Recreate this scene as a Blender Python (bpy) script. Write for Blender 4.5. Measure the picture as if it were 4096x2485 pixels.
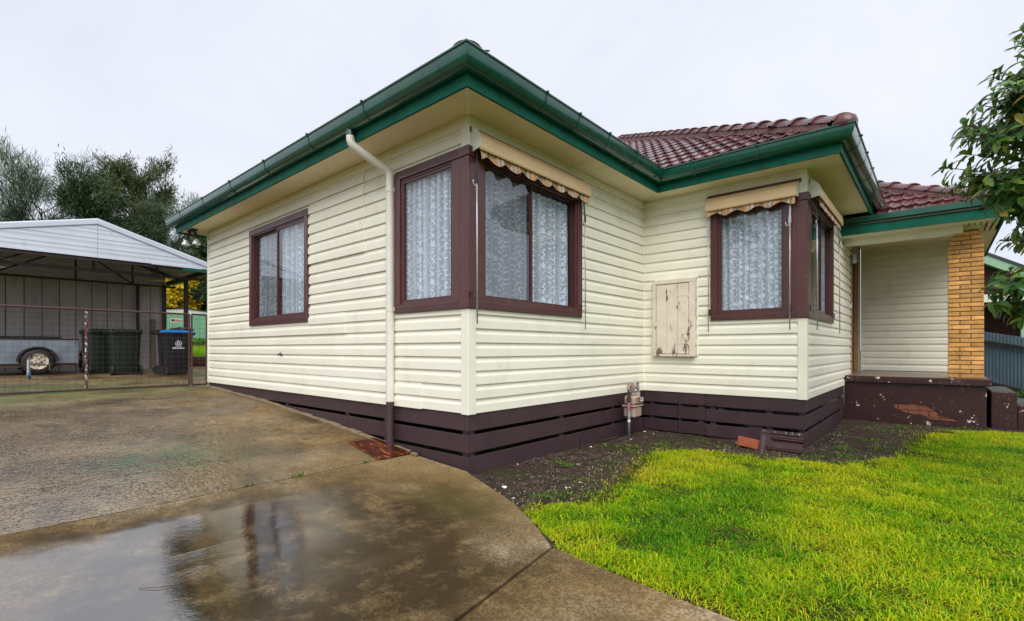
import bpy, bmesh, math, random
import numpy as np
from mathutils import Vector, Matrix, noise as mnoise
from mathutils.geometry import tessellate_polygon

for o in list(bpy.data.objects): bpy.data.objects.remove(o)
SC = bpy.context.scene
COL = SC.collection
R = math.radians
rnd = random.Random(11)

# ------------------------------------------------------------------ camera
CAM = (3.1477, -3.0288, 0.5761); YAW = 0.7159
cd = bpy.data.cameras.new('camera'); cam = bpy.data.objects.new('camera', cd); COL.objects.link(cam)
cd.sensor_fit = 'HORIZONTAL'; cd.sensor_width = 36.0
cd.lens = 36.0 * 1958.04 / 4096.0
cd.shift_x = 0.0
cd.shift_y = (1397.0 - 1242.5) / 4096.0
cd.clip_start = 0.05; cd.clip_end = 2000
cam.location = CAM; cam.rotation_euler = (R(90), 0, YAW)
SC.camera = cam

# ------------------------------------------------------------------ sky and sun
SUN_EL, SUN_AZ = 50.0, -150.0          # sun direction: soft light from behind the camera's left
wd = bpy.data.worlds.new('World'); SC.world = wd; wd.use_nodes = True
nt = wd.node_tree; nt.nodes.clear()
out = nt.nodes.new('ShaderNodeOutputWorld'); bg = nt.nodes.new('ShaderNodeBackground')
sky = nt.nodes.new('ShaderNodeTexSky'); sky.sky_type = 'NISHITA'; sky.sun_disc = False
sky.sun_elevation = R(SUN_EL); sky.sun_rotation = R(30); sky.air_density = 1.0; sky.dust_density = 4.0
tc = nt.nodes.new('ShaderNodeTexCoord')
cl = nt.nodes.new('ShaderNodeTexNoise'); cl.inputs['Scale'].default_value = 1.9; cl.inputs['Detail'].default_value = 6; cl.inputs['Roughness'].default_value = .6; cl.inputs['Distortion'].default_value = .4
cr = nt.nodes.new('ShaderNodeValToRGB')
cr.color_ramp.elements[0].position = .25; cr.color_ramp.elements[0].color = (6.5, 7.0, 8.2, 1)
cr.color_ramp.elements[1].position = .75; cr.color_ramp.elements[1].color = (8.2, 8.4, 9.0, 1)
mx = nt.nodes.new('ShaderNodeMix'); mx.data_type = 'RGBA'; mx.inputs['Factor'].default_value = 0.94
nt.links.new(tc.outputs['Generated'], cl.inputs['Vector'])
nt.links.new(cl.outputs['Fac'], cr.inputs['Fac'])
nt.links.new(sky.outputs['Color'], mx.inputs[6]); nt.links.new(cr.outputs['Color'], mx.inputs[7])
nt.links.new(mx.outputs[2], bg.inputs['Color']); bg.inputs['Strength'].default_value = 0.0600
nt.links.new(bg.outputs['Background'], out.inputs['Surface'])

sd = bpy.data.lights.new('sun', 'SUN'); so = bpy.data.objects.new('sun', sd); COL.objects.link(so)
sd.energy = 1.5; sd.angle = R(52); sd.color = (1.0, 0.97, 0.92)
sdir = Vector((0.55, -0.60, 0.85)).normalized()      # towards the sun
so.rotation_euler = (-sdir).to_track_quat('-Z', 'Y').to_euler()
sky.sun_elevation = math.asin(sdir.z); sky.sun_rotation = math.atan2(sdir.x, sdir.y)

SC.view_settings.view_transform = 'Standard'; SC.view_settings.look = 'None'
SC.view_settings.exposure = 0.97; SC.view_settings.gamma = 1.0
SC.view_settings.use_curve_mapping = False
SC.render.engine = 'CYCLES'
cy = SC.cycles
cy.use_denoising = True
try: cy.denoiser = 'OPENIMAGEDENOISE'
except Exception: pass
cy.max_bounces = 8; cy.diffuse_bounces = 4; cy.glossy_bounces = 4; cy.transmission_bounces = 6; cy.transparent_max_bounces = 24
cy.caustics_reflective = False; cy.caustics_refractive = False
cy.use_adaptive_sampling = True; cy.adaptive_threshold = 0.02
SC.render.film_transparent = False

# ------------------------------------------------------------------ helpers
def tag(o, label=None, cat=None, group=None, kind=None):
    if label: o['label'] = label
    if cat: o['category'] = cat
    if group: o['group'] = group
    if kind: o['kind'] = kind
    return o

def setparent(o, p):
    if p is not None:
        o.parent = p
        if p.type == 'EMPTY' and p.parent is None:
            o.matrix_parent_inverse = Matrix.Translation(-Vector(p.location))

def empty(name, loc=(0, 0, 0), parent=None):
    o = bpy.data.objects.new(name, None); COL.objects.link(o)
    o.empty_display_size = 0.1
    if parent is None: o.location = loc
    else: setparent(o, parent)
    return o

def thing(name, label, cat, loc=(0, 0, 0), group=None):
    return tag(empty(name, loc), label, cat, group)

class MB:
    def __init__(s): s.v = []; s.f = []
    def add(s, vs, fs):
        n = len(s.v); s.v += [tuple(p) for p in vs]; s.f += [tuple(i + n for i in f) for f in fs]; return s
    def box(s, a, b):
        x0, y0, z0 = a; x1, y1, z1 = b
        x0, x1 = min(x0, x1), max(x0, x1); y0, y1 = min(y0, y1), max(y0, y1); z0, z1 = min(z0, z1), max(z0, z1)
        return s.add([(x0,y0,z0),(x1,y0,z0),(x1,y1,z0),(x0,y1,z0),(x0,y0,z1),(x1,y0,z1),(x1,y1,z1),(x0,y1,z1)],
                     [(0,3,2,1),(4,5,6,7),(0,1,5,4),(1,2,6,5),(2,3,7,6),(3,0,4,7)])
    def bar(s, p, q, w, h, up=(0,0,1)):
        p = Vector(p); q = Vector(q); d = (q-p).normalized(); u = Vector(up)
        if abs(d.dot(u)) > .98: u = Vector((1,0,0))
        a = d.cross(u).normalized()*w/2; b = a.cross(d).normalized()*h/2
        vs = [p-a-b,p+a-b,p+a+b,p-a+b,q-a-b,q+a-b,q+a+b,q-a+b]
        return s.add(vs, [(0,3,2,1),(4,5,6,7),(0,1,5,4),(1,2,6,5),(2,3,7,6),(3,0,4,7)])
    def tube(s, pts, r, n=8, cap=True):
        pts = [Vector(p) for p in pts]; m = len(pts)
        rs = r if isinstance(r, (list, tuple)) else [r]*m
        base = len(s.v); pa = None
        for i, p in enumerate(pts):
            if i == 0: d = pts[1]-p
            elif i == m-1: d = p-pts[i-1]
            else: d = (pts[i+1]-p).normalized()+(p-pts[i-1]).normalized()
            d = d.normalized() if d.length > 1e-9 else Vector((0,0,1))
            if pa is None:
                u = Vector((0,0,1)) if abs(d.z) < .9 else Vector((1,0,0))
                a = d.cross(u).normalized()
            else: a = (pa - d*pa.dot(d)).normalized()
            pa = a; b = d.cross(a)
            for k in range(n):
                t = 2*math.pi*k/n; s.v.append(tuple(p + (a*math.cos(t)+b*math.sin(t))*rs[i]))
        for i in range(m-1):
            for k in range(n):
                k2 = (k+1) % n
                s.f.append((base+i*n+k, base+i*n+k2, base+(i+1)*n+k2, base+(i+1)*n+k))
        if cap:
            s.f.append(tuple(base+k for k in reversed(range(n)))); s.f.append(tuple(base+(m-1)*n+k for k in range(n)))
        return s
    def lathe(s, prof, c, axis='z', n=20, cap=True):
        base = len(s.v); c = Vector(c)
        for (r, h) in prof:
            for k in range(n):
                t = 2*math.pi*k/n; a, b = r*math.cos(t), r*math.sin(t)
                p = {'z': (a,b,h), 'x': (h,a,b), 'y': (a,h,b)}[axis]
                s.v.append(tuple(c+Vector(p)))
        for i in range(len(prof)-1):
            for k in range(n):
                k2 = (k+1) % n
                s.f.append((base+i*n+k, base+i*n+k2, base+(i+1)*n+k2, base+(i+1)*n+k))
        if cap: s.f.append(tuple(base+k for k in range(n))); s.f.append(tuple(base+(len(prof)-1)*n+k for k in range(n)))
        return s
    def prism(s, poly, ext):
        """poly: list of 3D points (planar), ext: extrusion vector"""
        n = len(poly); e = Vector(ext); vs = [Vector(p) for p in poly]
        return s.add(vs+[p+e for p in vs], [tuple(reversed(range(n))), tuple(range(n, 2*n))]+[(i,(i+1)%n,n+(i+1)%n,n+i) for i in range(n)])
    def build(s, name, mat, parent=None, smooth=False, bevel=0, normals=True, autosmooth=None):
        me = bpy.data.meshes.new(name); me.from_pydata([tuple(p) for p in s.v], [], s.f)
        if normals or bevel:
            bm = bmesh.new(); bm.from_mesh(me)
            if bevel:
                bmesh.ops.bevel(bm, geom=[e for e in bm.edges if len(e.link_faces) == 2 and e.calc_face_angle(0) > .5], offset=bevel, segments=1, affect='EDGES', clamp_overlap=True)
            if normals: bmesh.ops.recalc_face_normals(bm, faces=bm.faces)
            bm.to_mesh(me); bm.free()
        me.materials.append(mat)
        if smooth:
            me.polygons.foreach_set('use_smooth', [True]*len(me.polygons))
            if autosmooth: me.set_sharp_from_angle(angle=R(autosmooth))
        o = bpy.data.objects.new(name, me); COL.objects.link(o); setparent(o, parent)
        return o

def linkcopy(o, parent=None, M=None):
    c = o.copy(); COL.objects.link(c)
    if parent is not None: setparent(c, parent)
    if M is not None: c.matrix_basis = M
    return c

def copytree(o, parent=None):
    c = o.copy(); COL.objects.link(c)
    if parent is not None: c.parent = parent
    for ch in list(o.children): copytree(ch, c)
    return c

def sweep(path, prof, closed_prof=True, cap=True):
    """extrude a (offset, z) profile along a 2D polyline, offset to the right, mitred"""
    mb = MB(); P = [Vector((p[0], p[1])) for p in path]; m = len(P)
    mit = []
    for i in range(m):
        ns = []
        if i > 0: d = (P[i]-P[i-1]).normalized(); ns.append(Vector((d.y, -d.x)))
        if i < m-1: d = (P[i+1]-P[i]).normalized(); ns.append(Vector((d.y, -d.x)))
        mit.append(ns[0] if len(ns) == 1 else (ns[0]+ns[1])/(1+ns[0].dot(ns[1])))
    n = len(prof)
    for i in range(m):
        for (o, z) in prof:
            q = P[i]+mit[i]*o; mb.v.append((q.x, q.y, z))
    for i in range(m-1):
        for k in range(n if closed_prof else n-1):
            k2 = (k+1) % n
            mb.f.append((i*n+k, i*n+k2, (i+1)*n+k2, (i+1)*n+k))
    if closed_prof and cap:
        mb.f.append(tuple(range(n))); mb.f.append(tuple((m-1)*n+k for k in reversed(range(n))))
    return mb

# ------------------------------------------------------------------ materials
MATS = {}
def nd(t, typ, **kw):
    n = t.nodes.new(typ)
    for k, v in kw.items():
        if k in n.inputs: n.inputs[k].default_value = v
        else: setattr(n, k, v)
    return n

def newmat(name):
    m = bpy.data.materials.new(name); m.use_nodes = True
    t = m.node_tree; b = t.nodes['Principled BSDF']; MATS[name] = m
    return m, t, b

def posnode(t, stretch=(1,1,1), coord='pos', rot=None):
    if coord == 'pos':
        g = t.nodes.new('ShaderNodeNewGeometry'); o = g.outputs['Position']
    else:
        g = t.nodes.new('ShaderNodeTexCoord'); o = g.outputs['Object']
    mp = t.nodes.new('ShaderNodeMapping'); mp.inputs['Scale'].default_value = stretch
    if rot: mp.inputs['Rotation'].default_value = rot
    t.links.new(o, mp.inputs['Vector']); return mp.outputs['Vector']

def noisef(t, vec, scale, detail=4, rough=.55, dist=0):
    n = nd(t, 'ShaderNodeTexNoise', Scale=scale, Detail=detail, Roughness=rough, Distortion=dist)
    t.links.new(vec, n.inputs['Vector']); return n.outputs['Fac']

def ramp(t, fac, stops):
    r = t.nodes.new('ShaderNodeValToRGB'); e = r.color_ramp.elements
    while len(e) < len(stops): e.new(.5)
    for i, (p, c) in enumerate(stops):
        e[i].position = p; e[i].color = (c[0], c[1], c[2], 1) if not isinstance(c, (int, float)) else (c, c, c, 1)
    t.links.new(fac, r.inputs['Fac']); return r.outputs['Color']

def mixc(t, fac, a, b, mode='MIX'):
    m = t.nodes.new('ShaderNodeMix'); m.data_type = 'RGBA'; m.blend_type = mode; m.clamp_factor = True
    for s, k in ((fac, 0), (a, 6), (b, 7)):
        if hasattr(s, 'is_linked') or hasattr(s, 'links'): t.links.new(s, m.inputs[k])
        elif isinstance(s, (int, float)): m.inputs[k].default_value = s
        else: m.inputs[k].default_value = (s[0], s[1], s[2], 1)
    return m.outputs[2]

def mathn(t, op, a, b=None, clamp=False):
    m = t.nodes.new('ShaderNodeMath'); m.operation = op; m.use_clamp = clamp
    for s, k in ((a, 0), (b, 1)):
        if s is None: continue
        if isinstance(s, (int, float)): m.inputs[k].default_value = s
        else: t.links.new(s, m.inputs[k])
    return m.outputs[0]

def bumpn(t, b, h, strength=.3, dist=.01, prev=None):
    n = nd(t, 'ShaderNodeBump', Strength=strength, Distance=dist)
    t.links.new(h, n.inputs['Height'])
    if prev is not None: t.links.new(prev, n.inputs['Normal'])
    t.links.new(n.outputs['Normal'], b.inputs['Normal']); return n.outputs['Normal']

def M(name, base, rough=.6, var=.12, scale=6, dirt=None, grain=None, metal=0, spec=.5, coat=0, objvar=0, roughvar=0):
    """base colour with soft variation, optional worn patches dirt=(colour, scale, threshold, softness), grain=(scale, stretch, strength, dist)"""
    m, t, b = newmat(name)
    v = posnode(t); n1 = noisef(t, v, scale, 5)
    lo = [c*(1-var) for c in base]; hi = [min(1, c*(1+var)) for c in base]
    c = ramp(t, n1, [(.3, lo), (.7, hi)])
    if objvar:
        oi = t.nodes.new('ShaderNodeObjectInfo')
        c = mixc(t, 1.0, c, ramp(t, oi.outputs['Random'], [(0, 1-objvar), (1, 1+objvar)]), 'MULTIPLY')
    if dirt:
        ds = dirt if isinstance(dirt, list) else [dirt]
        for (dc, dsc, th, sf) in ds:
            st = (1,1,1)
            if isinstance(dsc, tuple): dsc, st = dsc
            f = ramp(t, noisef(t, posnode(t, st), dsc, 7, .62), [(th, 0.0), (min(.999, th+sf), 1.0)])
            c = mixc(t, f, c, dc)
    t.links.new(c, b.inputs['Base Color'])
    b.inputs['Roughness'].default_value = rough; b.inputs['Metallic'].default_value = metal
    b.inputs['Specular IOR Level'].default_value = spec
    if coat: b.inputs['Coat Weight'].default_value = coat; b.inputs['Coat Roughness'].default_value = .12
    if roughvar:
        rr = ramp(t, noisef(t, posnode(t), scale*2.3, 5), [(.3, max(0, rough-roughvar)), (.7, min(1, rough+roughvar))])
        t.links.new(rr, b.inputs['Roughness'])
    if grain:
        gs = grain if isinstance(grain, list) else [grain]; prev = None
        for (s_, st, strn, dist) in gs:
            prev = bumpn(t, b, noisef(t, posnode(t, st), s_, 5, .6), strn, dist, prev)
    return m

# painted vinyl boards: faint wood grain along the board, faint grime
def cladding_mat(name, base, stretch):
    m, t, b = newmat(name)
    v = posnode(t)
    c = ramp(t, noisef(t, v, 1.3, 4), [(.3, [x*.95 for x in base]), (.7, [min(1, x*1.03) for x in base])])
    oi = t.nodes.new('ShaderNodeObjectInfo')
    c = mixc(t, 1.0, c, ramp(t, oi.outputs['Random'], [(0, .965), (1, 1.02)]), 'MULTIPLY')
    g = noisef(t, posnode(t, stretch), 60, 4, .6)
    c = mixc(t, ramp(t, g, [(.55, 0.0), (.75, .10)]), c, (.45, .42, .33))
    d = ramp(t, noisef(t, posnode(t, (1, 1, .6)), 3.1, 8, .7), [(.56, 0.0), (.76, .30)])
    c = mixc(t, d, c, (.46, .40, .29))
    sp_ = ramp(t, noisef(t, v, 24, 8, .8), [(.66, 0.0), (.72, .45)])
    c = mixc(t, sp_, c, (.30, .25, .17))
    t.links.new(c, b.inputs['Base Color']); b.inputs['Roughness'].default_value = .42
    b.inputs['Specular IOR Level'].default_value = .4
    bumpn(t, b, g, .35, .0012)
    return m
CREAM = (.86, .84, .715)
m_cladx = cladding_mat('cream_vinyl_along_x', CREAM, (.05, 1, 1))
m_clady = cladding_mat('cream_vinyl_along_y', CREAM, (1, .05, 1))
m_trim = M('cream_trim', CREAM, .45, .05, 3, dirt=((.35, .29, .18), 9, .68, .12))
m_soffit = M('soffit_sheet', (.85, .75, .53), .7, .06, 2, dirt=[((.45, .36, .2), 4, .62, .3), ((.2, .15, .09), 30, .74, .05)])
m_green = M('green_enamel', (.0012, .082, .050), .26, .22, 5, dirt=[((.02, .03, .024), (9, (1,1,.6)), .56, .2), ((.10, .24, .19), 30, .68, .05)], grain=(40, (1,1,1), .10, .002), coat=.5)
m_greenf = M('green_fascia_paint', (.0015, .105, .065), .6, .2, 4, dirt=[((.012, .03, .022), (6, (1,1,.35)), .57, .18), ((.42, .38, .27), 38, .735, .02)], grain=(50, (.2,.2,1), .25, .002), spec=.22)
m_greenb = M('green_gutter_bracket', (.006, .10, .06), .4, .3, 30)
m_skirt = M('plum_timber_paint', (.050, .026, .032), .52, .16, 5, dirt=[((.13, .095, .085), 14, .66, .12)], grain=(46, (.15,.15,1), .3, .003), objvar=.12)
m_frame = M('brown_aluminium', (.090, .030, .026), .33, .12, 7, dirt=[((.20, .095, .08), (55, (1,1,.6)), .60, .1)], grain=(60, (1,1,1), .06, .001), coat=.1)
m_sash = M('brown_sash', (.075, .026, .024), .3, .1, 10)
m_pipe = M('white_painted_pipe', (.74, .72, .64), .4, .06, 5, dirt=[((.45, .38, .25), (14, (1,1,.3)), .62, .15), ((.25, .22, .17), 60, .73, .03)], grain=(80, (1,1,1), .15, .001))
m_hood = M('awning_hood_cream', (.74, .53, .29), .45, .08, 4, dirt=((.38, .26, .12), 16, .64, .2))
m_hoodend = M('awning_end_plate', (.70, .71, .58), .45, .06, 8, dirt=((.3, .27, .18), 26, .68, .1))
m_galv = M('galvanised_rod', (.50, .53, .57), .42, .15, 30, metal=.45)
m_dark = M('dark_hinge', (.05, .045, .05), .5, .2, 30, metal=.4)
m_black = M('black_rubber', (.012, .012, .013), .55, .2, 20)
m_inner = M('room_plaster', (.30, .28, .26), .9, .05, 2)
m_tile = M('terracotta_glazed', (.105, .029, .029), .30, .3, 3, dirt=[((.055, .025, .024), 10, .60, .2), ((.05, .06, .02), 25, .70, .06)], grain=(60, (1,1,1), .22, .003), coat=.55, objvar=.30)
m_cap = M('ridge_cap_tile', (.13, .045, .044), .4, .2, 5, dirt=((.08, .04, .038), 12, .58, .2), grain=(50, (1,1,1), .25, .004), coat=.3, objvar=.15)
m_mortar_red = M('red_pointing', (.12, .050, .046), .75, .2, 12, grain=(30, (1,1,1), .5, .01))
m_roofsheet = M('roof_underlay', (.17, .05, .045), .5, .2, 3)

# glass: thin sheet, clear with a reflective surface
def glassmat():
    m, t, b = newmat('window_glass'); t.nodes.remove(b)
    o = t.nodes['Material Output']
    tr = nd(t, 'ShaderNodeBsdfTransparent'); tr.inputs['Color'].default_value = (.95, .97, .985, 1)
    gl = nd(t, 'ShaderNodeBsdfGlossy', Roughness=.015); gl.inputs['Color'].default_value = (1, 1, 1, 1)
    fr = nd(t, 'ShaderNodeLayerWeight', Blend=.5)
    f2 = mathn(t, 'ADD', mathn(t, 'MULTIPLY', mathn(t, 'POWER', fr.outputs['Facing'], 4.0), .85), .085, True)
    ms = t.nodes.new('ShaderNodeMixShader')
    t.links.new(f2, ms.inputs[0]); t.links.new(tr.outputs[0], ms.inputs[1]); t.links.new(gl.outputs[0], ms.inputs[2])
    bp = nd(t, 'ShaderNodeBump', Strength=.03, Distance=.01)
    t.links.new(noisef(t, posnode(t), 2.2, 2), bp.inputs['Height']); t.links.new(bp.outputs['Normal'], gl.inputs['Normal'])
    t.links.new(ms.outputs[0], o.inputs['Surface']); return m
m_glass = glassmat()

def lacemat(name, opac):
    m, t, b = newmat(name); t.nodes.remove(b); o = t.nodes['Material Output']
    df = nd(t, 'ShaderNodeBsdfDiffuse'); df.inputs['Color'].default_value = (.82, .90, 1.0, 1)
    tl = nd(t, 'ShaderNodeBsdfTranslucent'); tl.inputs['Color'].default_value = (.90, .93, .97, 1)
    m1 = t.nodes.new('ShaderNodeMixShader'); m1.inputs[0].default_value = .15
    t.links.new(df.outputs[0], m1.inputs[1]); t.links.new(tl.outputs[0], m1.inputs[2])
    tr = nd(t, 'ShaderNodeBsdfTransparent')
    m2 = t.nodes.new('ShaderNodeMixShader')
    lw = nd(t, 'ShaderNodeLayerWeight', Blend=.5)       # threads close up where the cloth turns edge on
    t.links.new(mathn(t, 'ADD', opac, mathn(t, 'MULTIPLY', mathn(t, 'POWER', lw.outputs['Facing'], 1.6), 1-opac), True), m2.inputs[0])
    t.links.new(tr.outputs[0], m2.inputs[1]); t.links.new(m1.outputs[0], m2.inputs[2])
    t.links.new(m2.outputs[0], o.inputs['Surface']); return m
m_net = lacemat('curtain_net', .52); m_lace = lacemat('curtain_lace_motif', 1.0)

# awning canvas: broad fawn and grey stripes
def canvasmat(axis):
    m, t, b = newmat('striped_canvas_' + axis)
    g = t.nodes.new('ShaderNodeNewGeometry'); sp = t.nodes.new('ShaderNodeSeparateXYZ'); t.links.new(g.outputs['Position'], sp.inputs[0])
    w = mathn(t, 'FRACT', mathn(t, 'MULTIPLY', sp.outputs[axis], 5.2))
    r = t.nodes.new('ShaderNodeValToRGB'); r.color_ramp.interpolation = 'CONSTANT'; e = r.color_ramp.elements
    st = [(0, (.52, .31, .15)), (.30, (.60, .46, .30)), (.42, (.42, .30, .19)), (.55, (.55, .50, .42)), (.72, (.22, .10, .05)), (.77, (.56, .36, .18))]
    while len(e) < len(st): e.new(.5)
    for i, (p, c) in enumerate(st): e[i].position = p; e[i].color = (*c, 1)
    t.links.new(w, r.inputs['Fac'])
    c = mixc(t, ramp(t, noisef(t, posnode(t), 22, 6), [(.52, 0.0), (.72, .55)]), r.outputs['Color'], (.20, .14, .10))
    t.links.new(c, b.inputs['Base Color']); b.inputs['Roughness'].default_value = .85
    return m
m_canvas_x = canvasmat('X'); m_canvas_y = canvasmat('Y')

# ------------------------------------------------------------------ ground, driveway, path
ZD = [(-400, .03), (-11.2, .03), (-8, -.03), (-6.5, -.079), (-4.19, -.174), (-2.6, -.290), (-1.44, -.387), (-.8, -.455), (.2, -.515), (1.0, -.530), (6, -.545), (400, -.545)]
def zdrive(x):
    for (a, za), (b, zb) in zip(ZD, ZD[1:]):
        if x <= b: return za+(zb-za)*(x-a)/(b-a)
    return ZD[-1][1]

def dist_xy(t, cx, cy, sx=1, sy=1):
    g = t.nodes.new('ShaderNodeNewGeometry'); mp = t.nodes.new('ShaderNodeMapping')
    mp.inputs['Location'].default_value = (-cx*sx, -cy*sy, 0); mp.inputs['Scale'].default_value = (sx, sy, 0)
    t.links.new(g.outputs['Position'], mp.inputs['Vector'])
    v = t.nodes.new('ShaderNodeVectorMath'); v.operation = 'LENGTH'; t.links.new(mp.outputs['Vector'], v.inputs[0])
    return v.outputs['Value']
def blob(t, cx, cy, r0, r1, sx=1, sy=1, wob=.5, ws=2.2):
    """soft-edged irregular patch: 1 inside r0, 0 beyond r1"""
    d = dist_xy(t, cx, cy, sx, sy)
    d = mathn(t, 'ADD', d, mathn(t, 'MULTIPLY', mathn(t, 'SUBTRACT', noisef(t, posnode(t), ws, 6, .6), .5), wob*2))
    m = t.nodes.new('ShaderNodeMapRange'); m.inputs['From Min'].default_value = r1; m.inputs['From Max'].default_value = r0
    t.links.new(d, m.inputs['Value']); return m.outputs['Result']

# newer, smoother concrete (front slab and path)
def slab_mat():
    m, t, b = newmat('front_concrete')
    v = posnode(t)
    c = ramp(t, noisef(t, v, 1.6, 8, .62), [(.30, (.200, .125, .045)), (.50, (.330, .230, .108)), (.68, (.45, .37, .24))])
    c = mixc(t, ramp(t, noisef(t, v, 70, 5, .7), [(.44, 0.0), (.57, .72)]), c, (.095, .060, .024))
    c = mixc(t, ramp(t, noisef(t, v, 34, 6, .7), [(.60, 0.0), (.70, .5)]), c, (.40, .30, .17))
    c = mixc(t, ramp(t, noisef(t, v, 6.5, 9, .78), [(.50, 0.0), (.60, .55)]), c, (.135, .078, .022))
    c = mixc(t, ramp(t, noisef(t, posnode(t, (1, 1, 1), rot=(0, 0, 1)), 21, 8, .8), [(.58, 0.0), (.66, .45)]), c, (.07, .048, .022))
    # brown-black stains with dark house reflection painted in, mossy corner by the soil bed
    st = blob(t, .55, -1.85, .75, 1.75, .80, 1.0, .85, 1.7)
    st = mathn(t, 'MULTIPLY', st, ramp(t, noisef(t, v, 4.2, 9, .72), [(.34, .22), (.52, 1.0)]))
    c = mixc(t, mathn(t, 'MULTIPLY', st, .92), c, (.032, .019, .006))
    st2 = blob(t, .52, -.62, .05, .55, .8, 1.6, .35, 3.5)
    c = mixc(t, mathn(t, 'MULTIPLY', st2, .80), c, (.060, .055, .012))
    tr = blob(t, .95, -1.55, .0, .13, 1.6, .14, .10, 2.5)
    c = mixc(t, mathn(t, 'MULTIPLY', tr, .55), c, (.07, .045, .018))
    wet = blob(t, -.35, -3.25, 1.55, 2.30, 1.0, .95, .45, 1.5)
    film = mathn(t, 'MULTIPLY', blob(t, .3, -2.2, .9, 2.0, .8, 1.0, .6, 1.4), mathn(t, 'MULTIPLY', noisef(t, v, 7, 6, .7), .42))
    wet = mathn(t, 'MAXIMUM', wet, film)
    edge = t.nodes.new('ShaderNodeSeparateXYZ'); g = t.nodes.new('ShaderNodeNewGeometry'); t.links.new(g.outputs['Position'], edge.inputs[0])
    e = t.nodes.new('ShaderNodeMapRange'); e.inputs['From Min'].default_value = -.62; e.inputs['From Max'].default_value = -.35
    t.links.new(mathn(t, 'ADD', edge.outputs['X'], mathn(t, 'MULTIPLY', mathn(t, 'SUBTRACT', noisef(t, v, 3, 5), .5), .5)), e.inputs['Value'])
    wet = mathn(t, 'MULTIPLY', wet, e.outputs['Result'])
    c = mixc(t, mathn(t, 'MULTIPLY', wet, .45), c, mixc(t, 1.0, c, (.42, .36, .26), 'MULTIPLY'))
    t.links.new(c, b.inputs['Base Color'])
    rr = t.nodes.new('ShaderNodeMapRange'); rr.inputs['To Min'].default_value = .7; rr.inputs['To Max'].default_value = .05
    t.links.new(wet, rr.inputs['Value']); t.links.new(rr.outputs['Result'], b.inputs['Roughness'])
    ri = t.nodes.new('ShaderNodeMapRange'); ri.inputs['To Min'].default_value = 1.25; ri.inputs['To Max'].default_value = 3.0
    t.links.new(mathn(t, 'POWER', wet, 3.5), ri.inputs['Value']); t.links.new(ri.outputs['Result'], b.inputs['IOR'])
    fine = mathn(t, 'MULTIPLY', noisef(t, v, 120, 3), mathn(t, 'SUBTRACT', 1.0, mathn(t, 'MULTIPLY', wet, .93)))
    n = bumpn(t, b, fine, .25, .004)
    bumpn(t, b, noisef(t, posnode(t, (1, .5, 1), rot=(0, 0, R(40))), 34, 4, .65), .075, .008, n)
    return m
m_slab = slab_mat()

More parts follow.
